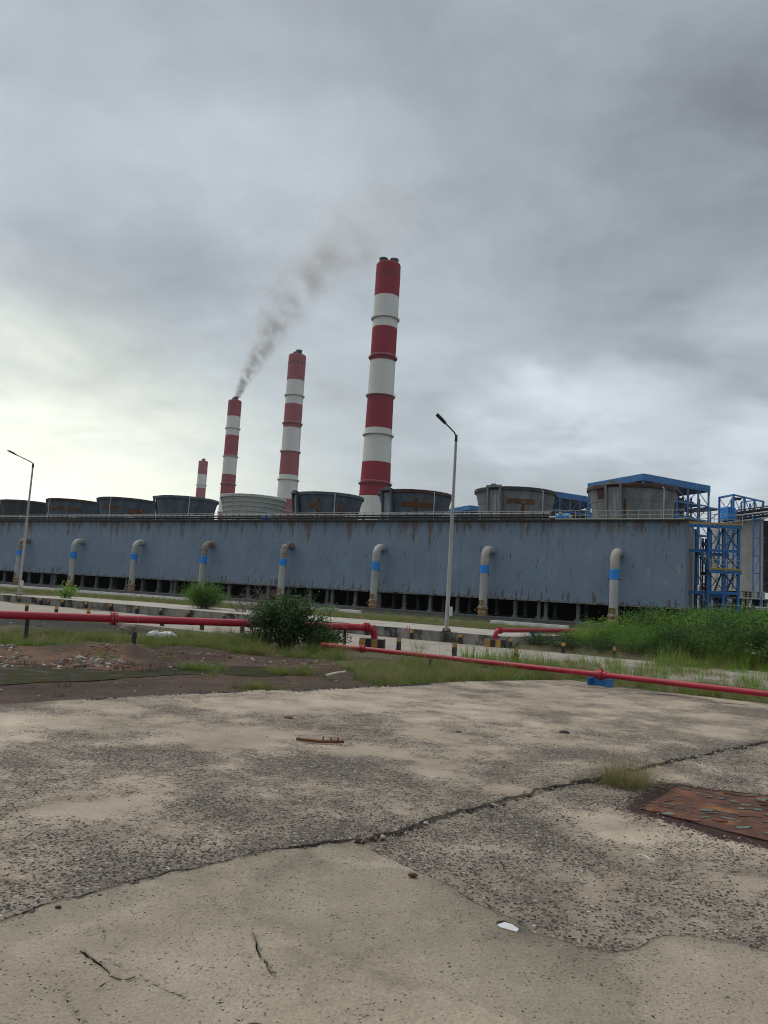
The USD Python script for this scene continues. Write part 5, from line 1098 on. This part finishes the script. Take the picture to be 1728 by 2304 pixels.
for (x, y, s, m, lab) in ((929, 1971, .018, 'rust', 'reddish brown pebble on the smooth screed, near its edge'), (131, 2042, .010, 'black_paint', 'black pebble at the foot of the slab step on the left'), (1030, 1650, .03, 'black_paint', 'small dark lump on the pad right of the rusty bar'), (1270, 1651, .045, 'black_paint', 'dark scrap on the pad towards the right'), (649, 1619, .04, 'rust', 'dark brown scrap on the pad above the rusty bar')):
    q = G(x, y, -.02); tag(obj('debris_lump', lump((q[0], q[1], q[2]+s*.3), (s*1.6, s, s*.7), int(x), 2), m, None, smooth=True), lab, 'debris')

# loose gravel on the pad, rubble on the mud
def rock(seed, sub=0):
    m = trimesh.creation.icosphere(subdivisions=sub, radius=1.0); v = np.array(m.vertices); v = v*(.75+.5*np.random.default_rng(seed).random((len(v), 1)))*[1, .8, .6]; return v, np.array(m.faces)
for nm, c1, c2 in (('gravel_dark', (.030, .030, .030), (.06, .058, .055)), ('gravel_grey', (.12, .11, .10), (.2, .185, .165)), ('gravel_pale', (.36, .33, .29), (.28, .25, .21)), ('gravel_red', (.16, .07, .045), (.10, .05, .035))):
    MAT[nm] = pmat(nm, c1, c2, 60, rough=.9)
ROCKS = [(f'pebble_{"abcdefgh"[i]}', rock(i), m) for i, m in enumerate(('gravel_dark', 'gravel_dark', 'gravel_grey', 'gravel_dark', 'gravel_pale', 'gravel_grey', 'gravel_red', 'gravel_dark'))]
def scatter_in(poly, n, weight, zf, smin, smax, r):
    x0, y0, x1, y1 = poly.bounds; out = []
    while len(out) < n:
        q = np.column_stack([r.uniform(x0, x1, 4*n), r.uniform(y0, y1, 4*n)]); q = q[inpoly(poly, q)]
        if weight is not None: q = q[r.random(len(q)) < weight(q)]
        out += list(q)
        if not len(q): break
    q = np.array(out[:n]); s = np.exp(r.uniform(np.log(smin), np.log(smax), len(q)))
    return np.column_stack([q, zf(q)]), s
r5 = np.random.default_rng(55)
vis = Polygon([(-4.2, 7.5), (-1.6, 2.2), (1.6, 2.2), (5, 8.5), (5, 11), (-5, 11)])
parts_ = [scatter_in(A_poly.intersection(vis), 6500, lambda q: np.clip((nz(q, 1.6, 43, 4)-.36)*3+1.2*np.exp(-dist_to(J1ls, q)/.25), .03, 1)/np.clip((q[:, 1]/3.2)**1.2, 1, 9), zA, .003, .011, r5),
          scatter_in(B_poly.intersection(vis), 7000, lambda q: np.clip((nz(q, 1.6, 43, 4)-.2)*1.6+.8*np.exp(-dist_to(J1ls, q)/.2), .03, 1)/np.clip((q[:, 1]/3.2)**1.2, 1, 9), zB, .003, .012, r5),
          scatter_in(C_poly.intersection(vis), 900, lambda q: np.clip((nz(q, 1.2, 49)-.42)*4, .05, 1), zC, .0018, .006, r5)]
jl = np.array([J1ls.interpolate(d_).coords[0] for d_ in r5.uniform(0, J1ls.length, 900)])+r5.normal(0, .03, (900, 2)); jl = jl[inpoly(vis, jl)]
parts_.append((np.column_stack([jl, np.full(len(jl), -.028)]), np.exp(r5.uniform(np.log(.005), np.log(.026), len(jl)))))
PP, SS = np.vstack([p_[0] for p_ in parts_]), np.concatenate([p_[1] for p_ in parts_])
tag(scatter('/World/gravel', ROCKS, PP, r5.uniform(0, 6.28, len(PP)), SS, r5.integers(0, len(ROCKS), len(PP))), 'loose dark and grey gravel strewn over the concrete pad', 'gravel', kind='stuff')
RUB = gpoly(c5((-100, 470), (90, 475), (240, 560), (420, 540), (620, 505), (770, 535), (820, 600), (680, 625), (420, 600), (130, 588), (-100, 590))+c5((1000, 540),)[:0])
RUB2 = gpoly(c5((900, 540), (1300, 520), (1659, 550), (1659, 610), (1250, 600), (1000, 590))+c6((480, 545), (760, 570), (760, 610), (400, 600)))
q1, s1 = scatter_in(RUB, 900, lambda q: np.clip((nz(q, 1.5, 101)-.35)*3, .05, 1), ground_z, .012, .085, r5)
q2, s2 = scatter_in(RUB2, 420, lambda q: np.clip((nz(q, 1.5, 103)-.38)*3, .04, 1), ground_z, .012, .06, r5)
q3, s3 = scatter_in(MUD, 600, None, ground_z, .008, .03, r5)
q4, s4 = scatter_in(COAL, 300, None, ground_z, .01, .04, r5)
edge_band = LineString(pad_far[:9]).buffer(.16)
q5, s5 = scatter_in(edge_band, 1500, lambda q: np.clip((nz(q, 1.2, 107)-.35)*3, .05, 1), lambda P: np.where(contains_xy(PAD, P[:, 0], P[:, 1]), -.004, -.06), .008, .030, r5)
DARKI = len(q1)+len(q2)+len(q3)+len(q4)
PP, SS = np.vstack([q1, q2, q3, q4, q5]), np.concatenate([s1, s2, s3, s4, s5])
RI = r5.integers(0, 8, len(PP)); RI[DARKI:] = 7
RUBR = [(f'rubble_{"abcdefgh"[i]}', rock(i+40), m) for i, m in enumerate(('gravel_red', 'gravel_red', 'gravel_grey', 'stone', 'gravel_pale', 'stone', 'gravel_red', 'gravel_dark'))]
tag(scatter('/World/rubble', RUBR, PP, r5.uniform(0, 6.28, len(PP)), SS, RI), 'broken brick and stone rubble on the muddy ground left of the pad', 'rubble', kind='stuff')
rust_ring = PLATE.buffer(.30).difference(PLATE).intersection(B_poly)
q1, s1 = scatter_in(rust_ring, 1400, None, zB, .003, .013, r5)
MAT['rust_crumb'] = pmat('rust_crumb', (.035, .016, .014), (.07, .025, .016), 30, rough=.95)
tag(scatter('/World/rust_crumbs', [('crumb', rock(70), 'rust_crumb'), ('crumb_flat', rock(71), 'rust_crumb'), ('crumb_orange', rock(72), 'flake_brown')], q1, r5.uniform(0, 6.28, len(q1)), s1, r5.choice([0, 1, 0, 1, 2], len(q1))), 'dark maroon rust crumbs round the steel plate', 'rust crumbs', kind='stuff')

# ------------------------------------------------------------------ grass, weeds, shrubs
def blades(n, rad, h0, h1, w, lean, seed, droop=.35, segs=2):
    r = np.random.default_rng(seed); V, F = [], []
    for k in range(n):
        a, d = r.uniform(0, 6.28), rad*math.sqrt(r.random()); b = np.array([d*math.cos(a), d*math.sin(a), -.02])
        h = r.uniform(h0, h1); th = r.uniform(0, 6.28) if r.random() < .35 else a+r.normal(0, .5); le = abs(r.normal(0, lean))
        dr_ = np.array([math.cos(th), math.sin(th), 0]); sd_ = np.array([-dr_[1], dr_[0], 0])*w*r.uniform(.6, 1.2)
        base = len(V)
        for i in range(segs+1):
            f = i/segs; p_ = b+dr_*h*(le*f+droop*le*f*f*1.5)+np.array([0, 0, h*(f-droop*le*f*f)]); ww = sd_*(1-f*.92)*.5
            V += [p_-ww, p_+ww]
        for i in range(segs): q = base+2*i; F += [[q, q+1, q+3], [q, q+3, q+2]]
    return np.array(V), np.array(F)
TUFTS = [('tuft_green', blades(46, .13, .10, .26, .010, .5, 201), 'grass_green'), ('tuft_mixed', blades(40, .12, .14, .34, .009, .45, 202), 'grass_green'),
         ('tuft_dry', blades(34, .12, .16, .38, .007, .5, 203), 'grass_dry'), ('tuft_tall', blades(26, .10, .35, .75, .012, .35, 204, segs=3), 'grass_green'),
         ('tuft_reed', blades(20, .08, .3, .7, .022, .42, 205, .6, 3), 'leaf_bright'), ('tuft_brown', blades(40, .16, .06, .2, .008, .7, 206), 'grass_brown'), ('tuft_lush', blades(50, .14, .12, .30, .013, .5, 207), 'leaf_mid')]
r7 = np.random.default_rng(77)
GP, GS, GI = [], [], []
def sow(poly, dens, kinds, s0, s1, clump=.5, seed=0, zf=None, cut=0.0):
    poly = poly.buffer(0)
    if poly.is_empty: return
    n = int(poly.area*dens); x0, y0, x1, y1 = poly.bounds; area = (x1-x0)*(y1-y0)
    q = np.column_stack([r7.uniform(x0, x1, int(area*dens)), r7.uniform(y0, y1, int(area*dens))]); q = q[inpoly(poly, q)]
    if not len(q): return
    q = q[r7.random(len(q)) < np.clip((nz(q, .9, seed)-clump)*5+.5+cut, 0.0, 1)]
    z = (zf or ground_z)(q); k = [x for x, w in kinds for _ in range(w)]
    GP.append(np.column_stack([q, z])); GS.append(r7.uniform(s0, s1, len(q))*(.7+.6*nz(q, 1.4, seed+1))); GI.append(r7.choice(k, len(q)))
def tnpoly(t0, t1, n0, n1): return Polygon([tuple(TN(t, n)[:2]) for t, n in ((t0, n0), (t1, n0), (t1, n1), (t0, n1))])
NOPAD = PAD.buffer(.02)
bandL = gpoly(c5((-500, 375), (0, 392), (330, 405), (560, 400), (740, 415), (900, 415), (1100, 405), (1350, 412), (1700, 425), (1700, 540), (1300, 492), (900, 482), (600, 472), (300, 492), (0, 462), (-500, 440)))
sow(bandL, 24, [(0, 3), (1, 4), (6, 1), (2, 3), (5, 1)], .7, 1.15, .48, 301)
sow(gpoly(c5((-500, 300), (0, 320), (560, 330), (900, 385), (500, 395), (0, 390))), 2.2, [(0, 2), (5, 2), (2, 1)], .5, .9, .55, 303)
sow(gpoly(c6((-50, 400), (80, 400), (140, 470), (700, 500), (760, 560), (500, 545), (100, 520), (-50, 500))), 24, [(0, 3), (1, 3), (6, 2), (3, 1), (2, 2)], .7, 1.15, .40, 305)
fringe = gpoly(c6((700, 535), (860, 560), (1000, 575), (1300, 585), (1659, 600))+c7((330, 470), (600, 455), (760, 520), (600, 548), (530, 552))+c6((1659, 712), (1400, 722), (1080, 740), (980, 715), (900, 690), (780, 640), (700, 600))).difference(NOPAD)
sow(fringe, 36, [(0, 2), (1, 4), (2, 5), (3, 1), (6, 1), (5, 1)], .65, 1.15, .42, 307)
right = gpoly(c7((-200, 470), (330, 470), (700, 520), (840, 560), (1250, 620), (1659, 672), (2200, 745), (2200, 560), (1659, 500), (1300, 484), (900, 462), (500, 442), (330, 430), (120, 430))).difference(NOPAD)
sow(right, 30, [(0, 3), (1, 4), (2, 5), (3, 1), (4, 1), (6, 1)], .55, 1.0, .42, 309)
sow(gpoly(c7((560, 440), (900, 455), (1300, 470), (1700, 492), (1700, 530), (1250, 520), (800, 480))), 8, [(3, 1), (1, 3), (4, 1), (2, 2)], .5, .9, .50, 311)
sow(gpoly(c7((1000, 470), (1300, 482), (1659, 500), (2300, 560), (2300, 470), (1659, 440), (1300, 430))), 30, [(3, 2), (1, 2), (4, 2), (6, 4), (2, 2)], .75, 1.4, .30, 313)
sow(tnpoly(-60, -3, 33.2, 50), 6.0, [(0, 4), (1, 3), (2, 3), (5, 1)], .6, 1.15, .44, 315)
sow(tnpoly(-125, -60, 33.2, 50), 3.0, [(0, 4), (1, 2), (2, 2), (5, 2)], .6, 1.1, .56, 317)
sow(tnpoly(-60, -6, 55.3, 61), 1.0, [(0, 2), (6, 2), (2, 1)], 1.0, 2.0, .55, 319)
sow(tnpoly(-4, 60, 27, 70), 5.0, [(6, 3), (1, 3), (3, 3)], 1.5, 2.6, .30, 321)
sow(MUD.difference(WATER), 1.6, [(5, 4), (0, 2)], .7, 1.3, .56, 323)
for (p_, rr, dn, kk) in ((c5((1290, 612))[0], .45, 40, [(0, 2), (6, 2)]), (c5((1590, 745))[0], .40, 50, [(5, 3), (0, 2), (2, 1)]), (c5((345, 490))[0], .4, 30, [(6, 3)]), (c5((180, 480))[0], .5, 26, [(0, 2), (6, 2)]), (c5((690, 500))[0], .5, 24, [(5, 4)]), (c5((900, 605))[0], .6, 20, [(5, 5)]), (c5((980, 510))[0], .5, 20, [(5, 4), (0, 1)]), (c6((240, 750))[0], .35, 50, [(0, 3), (5, 1)]), (c6((420, 640))[0], .6, 26, [(0, 3), (2, 1)]), (c6((560, 655))[0], .4, 22, [(5, 2), (0, 1)]), (c6((1240, 505))[0], .28, 40, [(0, 3), (2, 2)]), (c6((1450, 470))[0], .28, 30, [(2, 3), (0, 1)]), (c5((950, 345))[0], .35, 26, [(0, 2), (2, 1)])):
    g_ = G(*p_, -.04); sow(Point(g_[0], g_[1]).buffer(rr), dn, kk, .6, 1.1, .2, int(p_[0]))
GP, GS, GI = np.vstack(GP), np.concatenate(GS), np.concatenate(GI)
tag(scatter('/World/grass', TUFTS, GP, r7.uniform(0, 6.28, len(GP)), GS, GI), 'wild green and dry grass beside the pad, the road and the footpath', 'grass', kind='stuff')

def shrub_mesh(seed, W, H, nb, leaves, ll, lw, dome=.7, flat=.5, bare=0.0):
    """stems (tubes) and a crown of small leaves along the side twigs, with gaps"""
    r = np.random.default_rng(seed); stems = MB(); LV, LF = [], []; tips = []
    for k in range(nb):
        a = r.uniform(0, 6.28); d = math.sqrt(r.random()); ex_, hy = W/2*d, H*(1-dome*d*d*.75)*r.uniform(.72, 1.05)
        end = np.array([ex_*math.cos(a), ex_*math.sin(a), hy]); b = np.array([.10*math.cos(a)*r.random(), .10*math.sin(a)*r.random(), -.05])
        m1 = b*.5+end*.35+np.array([0, 0, hy*.2])+r.normal(0, .03*W, 3); P_ = [b, b*.6+m1*.4, m1, m1*.45+end*.55+r.normal(0, .02*W, 3), end]
        stems.tube(P_, [.013*H+.004, .011*H, .009*H, .006*H, .003], 5, False); tips.append(P_)
    for k in range(leaves):
        P_ = tips[r.integers(nb)]; f = r.uniform(.35, 1.0)**.8*4; i = min(int(f), 3); p_ = P_[i]*(1-f+i)+P_[i+1]*(f-i)
        p_ = p_+r.normal(0, 1, 3)*np.array([.13*W*.6, .13*W*.6, .085*H])
        p_[2] = max(p_[2], .03)
        th = r.uniform(0, 6.28); el = r.normal(.15, flat); u = np.array([math.cos(th)*math.cos(el), math.sin(th)*math.cos(el), math.sin(el)]); v = np.cross(u, r.normal(0, 1, 3)+np.array([0, 0, 1.6])); v /= np.linalg.norm(v)
        L_, W_ = ll*r.uniform(.6, 1.3), lw*r.uniform(.7, 1.2); b = len(LV)
        LV += [p_, p_+u*L_*.5+v*W_*.5, p_+u*L_-np.array([0, 0, .12*L_]), p_+u*L_*.5-v*W_*.5]; LF += [[b, b+1, b+2], [b, b+2, b+3]]
    return stems.mesh(), (np.array(LV), np.array(LF))
SHR = {}
def shrub(name, label, cat, loc, rz, key, args, leaf, bark='bark', group=None, scale=None):
    if key in SHR and group:
        return dup(SHR[key], loc, rz, label, group, scale)
    s = thing(name, label, cat, loc, rz, group)
    if scale: s.AddScaleOp().Set(Gf.Vec3f(*scale)) if hasattr(s, 'AddScaleOp') else UsdGeom.Xformable(s).AddScaleOp().Set(Gf.Vec3f(*scale))
    st_m, lf_m = shrub_mesh(*args)
    obj('stem', st_m, bark, s, smooth=False); obj('foliage', lf_m, leaf, s, smooth=False); SHR[key] = s
    return s
# the round bush behind the footpath
p_ = AT(458, 1374, 40.5); shrub('green_bush', 'round bright green bush on the grass behind the footpath, left of centre', 'bush', (p_[0], 40.5, .20), 0, 'mid', (401, 2.7, 1.65, 34, 9500, .10, .034, .62, .55), 'leaf_mid')
# the dark bush by the end of the thick pipe
p_ = G(645, 1462, -.03); shrub('dark_bush', 'large dark green bush hiding the thick red pipe left of the striped block', 'bush', (p_[0], p_[1], -.06), 0, 'dark', (402, 2.2, 1.60, 30, 9500, .10, .044, .66, .65), 'leaf_dark')
p_ = G(720, 1458, -.03); shrub('dark_bush', 'low dark green bush spreading right, below the thick red pipe', 'bush', (p_[0], p_[1], -.06), .5, 'dark2', (403, 1.7, .62, 24, 3200, .09, .04, .5, .6), 'leaf_dark')
p_ = G(590, 1455, -.03); shrub('green_weed', 'leafy green weed at the left foot of the large dark bush', 'weed', (p_[0], p_[1], -.06), .5, 'weed1', (404, 1.1, .55, 16, 1500, .08, .03, .5, .6), 'leaf_mid')
def twigs(name, label, loc, W, H, nb, seed, m, spread=1.0, rad=.020):
    r = np.random.default_rng(seed); b = thing(name, label, 'bare bush', loc, 0)
    def grow(p_, d, l, r0, depth, mb):
        n = 4; P_ = [p_]
        for i in range(n):
            d = d+r.normal(0, .20, 3)+np.array([0, 0, -.05*depth]); d /= np.linalg.norm(d); P_.append(P_[-1]+d*l/n)
        mb.tube(P_, np.linspace(r0, r0*.45, n+1), 4, False)
        if depth < 3:
            for k in range(r.integers(2, 4)):
                i = r.integers(1, n+1); nd = d+r.normal(0, .62, 3)*np.array([1, 1, .8]); nd /= np.linalg.norm(nd); grow(P_[i], nd, l*r.uniform(.5, .8), r0*.5, depth+1, mb)
    for k in range(nb):
        mb = MB(); a = r.uniform(0, 6.28); d = np.array([math.cos(a)*spread*.6*W/H, math.sin(a)*.4*spread, 1.0]); d /= np.linalg.norm(d)
        grow(np.array([.12*math.cos(a), .1*math.sin(a), 0]), d, H*r.uniform(.4, .62), rad, 0, mb); obj('branch', mb, m, b, smooth=False)
    return b
p_ = G(590, 1457, -.03); twigs('bare_bush', 'reddish bare twigs rising at the left side of the large dark bush', (p_[0], p_[1], -.06), 1.5, 1.75, 13, 411, 'twig')
p_ = AT(610, 1360, 37); twigs('bare_bush', 'tangle of grey leafless branches in front of the wall, behind the dark bush', (p_[0], 37, .15), 4.4, 2.7, 18, 412, 'bark_far', 1.7, .030)
p_ = AT(560, 1360, 39); twigs('bare_bush', 'sparse grey leafless branches right of the round green bush', (p_[0], 39, .15), 3.0, 2.2, 11, 413, 'bark_far', 1.7, .030)
p_ = AT(735, 1375, 52); shrub('green_weed', 'small pale green weed at the foot of the wall, right of the dark bush', 'weed', (p_[0], 52, .0), 0, 'weedw', (405, 2.4, .9, 14, 500, .14, .07, .5, .6), 'leaf_pale')
# sapling with broad leaves
p_ = AT(150, 1350, 46)
sp = thing('sapling', 'small broad-leaved sapling on the grass at the left, before the wall', 'sapling', (p_[0], 46, .12), 0)
st_m, lf_m = shrub_mesh(406, 1.5, 1.15, 9, 230, .24, .12, .3, .5); obj('stem', st_m, 'bark', sp, smooth=False); obj('foliage', lf_m, 'leaf_bright', sp, smooth=False)
# thicket right of the road
gS = 'feathery shrubs at the front of the thicket right of the road'
protos = [('s1', (421, 1.9, 1.05, 22, 3000, .085, .026, .55, .55), 'leaf_dark'), ('s2', (422, 2.1, 1.15, 24, 3000, .09, .026, .5, .5), 'leaf_mid'), ('s3', (423, 1.9, 1.1, 20, 2600, .10, .022, .45, .6), 'leaf_bright')]
front = [(-10.2, 27.6, 's1', .62, 'first dark shrub of the thicket, beside the far striped block'), (-9.0, 27.4, 's1', .62, 'second dark shrub from the left end of the thicket, behind the bollard'), (-7.8, 27.5, 's1', .64, 'third dark shrub from the left end of the thicket'),
         (-6.6, 27.6, 's2', .70, 'mid green shrub right of the dark ones at the road edge'), (-5.3, 27.4, 's1', .8, 'dark shrub at the road edge behind the last bollard'), (-4.0, 27.6, 's2', .95, 'green feathery shrub at the road edge, left of the pale-leaved plant'),
         (-1.2, 27.4, 's2', 1.0, 'green feathery shrub at the road edge, right of the pale-leaved plant'), (.4, 26.6, 's3', 1.0, 'bright yellow-green shrub at the right, before the thicket'), (2.1, 25.2, 's3', 1.05, 'bright green shrub close to the right edge of the picture'), (3.7, 23.6, 's3', .95, 'bright feathery shrub cut by the right edge of the picture')]
for t, n, key, sc, lab in front:
    a, lf = next((p[1], p[2]) for p in protos if p[0] == key)
    shrub('thicket_shrub', lab, 'shrub', TN(t, n, -.08), rng.uniform(0, 6.28), key, a, lf, 'bark', gS, (sc*rng.uniform(1.1, 1.35), sc*rng.uniform(1.1, 1.35), sc*rng.uniform(1.15, 1.4)))
TP, TS_, TI = [], [], []
for n in np.arange(28.4, 47, 1.25):
    for t in np.arange(-10.2, 26, 1.3):
        if n > 38 and t < -8: continue
        if t < -9.5+max(0, (n-30))*.30: continue
        q = TN(t+rng.uniform(-.5, .5), n+rng.uniform(-.5, .5)); lim = np.interp(t, [-10.5, -8, -5.5, -3, 20], ([.50, .56, .80, 1.08, 1.14] if n < 30.5 else [.80, .92, 1.05, 1.12, 1.14]))
        TP.append((q[0], q[1], float(ground_z(q[None, :2])[0])*.5-.02)); TS_.append(lim*rng.uniform(1.05, 1.5)*np.interp(n, [28, 40], [1.0, 1.08])); TI.append(rng.choice([0, 1, 1, 2]) if n < 33 and t < -1 else rng.choice([0, 1, 1, 2, 2]))
for n in np.arange(20.0, 27, 1.2):
    for t in np.arange(1.0, 20, 1.3):
        if t < 4.6-(n-20)*.9: continue
        q = TN(t+rng.uniform(-.5, .5), n+rng.uniform(-.5, .5)); TP.append((q[0], q[1], -.1)); TS_.append(rng.uniform(.75, 1.12)); TI.append(rng.choice([1, 2, 2, 2]))
def joined(a, lf):
    s_, l_ = shrub_mesh(*a); return l_
THK = [('clump_'+'abc'[i], joined((431+i, 2.0, 1.12, 20, 2400, .10, .028, .5, .55), lf), lf) for i, lf in enumerate(('leaf_dark', 'leaf_mid', 'leaf_bright'))]
tag(scatter('/World/thicket', THK, TP, rng.uniform(0, 6.28, len(TP)), TS_, TI), 'dense green feathery thicket stretching from the road to the wall at the right', 'thicket', kind='stuff')
p_ = TN(-2.6, 27.1)
cal = thing('pale_leaved_plant', 'plant with broad pale grey-green leaves in front of the thicket', 'plant', (p_[0], p_[1], -.05), 0)
st_m, lf_m = shrub_mesh(441, 1.0, 1.0, 8, 120, .17, .10, .3, .5); obj('stem', st_m, 'twig', cal, smooth=False); obj('foliage', lf_m, 'leaf_pale', cal, smooth=False)
for i, ((px, py), Yl) in enumerate(((c7((60, 452))[0], 'leftmost'), (c7((170, 455))[0], 'middle'), (c7((305, 470))[0], 'rightmost'))):
    g_ = G(px, py, -.04); w = thing('tall_weed', f'{Yl} of three tall long-leaved weeds behind the thin red pipe', 'weed', (g_[0], g_[1], -.06), i*1.1)
    obj('leaf_blades', blades(34, .16, .35, .72, .040, .45, 451+i, .7, 4), 'leaf_bright', w, smooth=False); obj('stalk', blades(12, .08, .4, .8, .012, .15, 461+i, .2, 3), 'grass_green', w, smooth=False)
p_ = AT(1668, 1400, 97); shrub('dark_bush', 'dark green bush at the foot of the silos right of the stairs', 'bush', (p_[0], 97, 0), 0, 'sil', (407, 6.0, 3.6, 30, 5200, .30, .14, .6, .6), 'leaf_dark')
# the tuft in the joint of the pad
g_ = G(1412, 1762, -.03)
tf = thing('grass_tuft', 'lone tuft of yellow-green grass growing in the joint beside the rusty plate', 'grass tuft', (g_[0], g_[1], g_[2]), 0)
obj('green_blades', blades(260, .20, .12, .33, .0050, .75, 471, .5, 4), 'grass_tuft', tf, smooth=False)
obj('dry_blades', blades(420, .23, .14, .42, .0042, .70, 472, .6, 4), 'grass_dry', tf, smooth=False)
obj('side_blades', (lambda m: (m[0]+np.array([-.17, .03, 0]), m[1]))(blades(200, .14, .07, .20, .0045, .9, 473, .5, 3)), 'grass_tuft', tf, smooth=False)

# ------------------------------------------------------------------ smoke from the third chimney
S0, S1 = AT(533, 893, 1114), AT(985, 405, 1150)
dS = S1-S0; LS = float(np.linalg.norm(dS)); dS /= LS
yS = np.cross([0, 0, 1], dS); yS /= np.linalg.norm(yS); zS = np.cross(dS, yS)
BOW = 42.0
ns = {'tc': ('texture_coordinate', {}), 'sep': ('separate_xyz', {}),
      'xl': ('math', {'math_type': 'divide', 'value2': LS}), 'xi': ('math', {'math_type': 'subtract', 'value1': 1.0}), 'xb': ('math', {'math_type': 'multiply'}), 'bow': ('math', {'math_type': 'multiply', 'value2': -4*BOW}),
      'bz': ('combine_xyz', {}), 'cen': ('vector_math', {'math_type': 'add'}),
      'mn': ('mapping', {'scale': (.014, .018, .018)}), 'n0': ('noise_texture', {'scale': 1.0, 'detail': 2.0}), 'off': ('vector_math', {'math_type': 'subtract', 'vector2': (.5, .5, .5)}),
      'amp': ('math', {'math_type': 'multiply', 'value2': .36}), 'osc': ('vector_math', {'math_type': 'scale'}), 'pp': ('vector_math', {'math_type': 'add'}), 'fl': ('vector_math', {'math_type': 'multiply', 'vector2': (0, 1, 1)}), 'r': ('vector_math', {'math_type': 'length'}),
      'R': ('math', {'math_type': 'multiply_add', 'value2': .235, 'value3': 6.2}), 'q': ('math', {'math_type': 'divide'}), 'core': ('map_range', {'from_min': .30, 'from_max': 1.0, 'to_min': 1.0, 'to_max': 0.0, 'clamp': True}),
      'lg': ('math', {'math_type': 'logarithm', 'value2': 2.718}), 'lk': ('math', {'math_type': 'multiply', 'value2': 7.5}), 'lx': ('combine_xyz', {}), 'iR': ('math', {'math_type': 'divide', 'value1': 1.5}), 'pr': ('vector_math', {'math_type': 'scale'}), 'tp': ('vector_math', {'math_type': 'add'}),
      'n1': ('noise_texture', {'scale': 1.0, 'detail': 5.0, 'roughness': .60}), 'th': ('map_range', {'from_min': .42, 'from_max': .60, 'to_min': 0.0, 'to_max': 1.0, 'clamp': True}),
      'near': ('map_range', {'from_min': 4.0, 'from_max': 40.0, 'to_min': .3, 'to_max': 0.0, 'clamp': True}), 'tm': ('math', {'math_type': 'maximum'}),
      'Rp': ('math', {'math_type': 'power', 'value2': -1.35}), 'd1': ('math', {'math_type': 'multiply'}), 'd2': ('math', {'math_type': 'multiply'}), 'd3': ('math', {'math_type': 'multiply', 'value2': 5.6}),
      'end': ('map_range', {'from_min': LS*.50, 'from_max': LS*1.0, 'to_min': 1.0, 'to_max': 0.0, 'clamp': True}), 'd4': ('math', {'math_type': 'multiply'}),
      'v': ('principled_volume', {'color': (.985, .945, .90), 'anisotropy': .0})}
ls = [('tc.object', 'sep.vector'), ('sep.x', 'xl.value1'), ('xl.value', 'xi.value2'), ('xl.value', 'xb.value1'), ('xi.value', 'xb.value2'), ('xb.value', 'bow.value1'), ('bow.value', 'bz.z'), ('tc.object', 'cen.vector1'), ('bz.vector', 'cen.vector2'),
      ('tc.object', 'mn.vector'), ('mn.vector', 'n0.vector'), ('n0.color', 'off.vector1'), ('sep.x', 'amp.value1'), ('off.vector', 'osc.vector1'), ('amp.value', 'osc.scale'), ('osc.vector', 'pp.vector1'), ('cen.vector', 'pp.vector2'),
      ('pp.vector', 'fl.vector1'), ('fl.vector', 'r.vector1'), ('sep.x', 'R.value1'), ('r.value', 'q.value1'), ('R.value', 'q.value2'), ('q.value', 'core.value'),
      ('R.value', 'lg.value1'), ('lg.value', 'lk.value1'), ('lk.value', 'lx.x'), ('R.value', 'iR.value2'), ('fl.vector', 'pr.vector1'), ('iR.value', 'pr.scale'), ('lx.vector', 'tp.vector1'), ('pr.vector', 'tp.vector2'),
      ('tp.vector', 'n1.vector'), ('n1.fac', 'th.value'), ('sep.x', 'near.value'), ('th.result', 'tm.value1'), ('near.result', 'tm.value2'),
      ('R.value', 'Rp.value1'), ('core.result', 'd1.value1'), ('tm.value', 'd1.value2'), ('d1.value', 'd2.value1'), ('Rp.value', 'd2.value2'), ('d2.value', 'd3.value1'), ('sep.x', 'end.value'), ('d3.value', 'd4.value1'), ('end.result', 'd4.value2'), ('d4.value', 'v.density')]
MAT['smoke'] = mat('smoke', ns, ls, volume='v.volume')
sm = UsdGeom.Xform.Define(stage, '/World/smoke_plume')
sm.AddTransformOp().Set(Gf.Matrix4d(*dS, 0, *yS, 0, *zS, 0, *S0, 1))
tag(sm, 'grey-brown smoke drifting up to the right from the third chimney', 'smoke', kind='stuff')
mb = MB(); fr = np.linspace(0, 1, 15); xs_ = fr*LS
mb.tube([np.array([x, 0, 4*BOW*f*(1-f)]) for x, f in zip(xs_, fr)], [5.6+.33*x for x in xs_], 22)
pm2 = trimesh.Trimesh(*mb.mesh(), process=True); trimesh.repair.fix_normals(pm2)
obj('plume', (np.array(pm2.vertices), np.array(pm2.faces)), 'smoke', sm.GetPrim(), smooth=False)

# ------------------------------------------------------------------ the damp air
MAT['haze_air'] = mat('haze_air', {'v': ('principled_volume', {'color': (.80, .86, .90), 'density': .00006, 'anisotropy': .1})}, [], volume='v.volume')
hz = obj('haze', MB().box((0, 1800, 429), (6900, 6700, 860.4)), 'haze_air', None, smooth=False); tag(hz, 'thin damp haze over the whole plant', 'haze', kind='stuff')
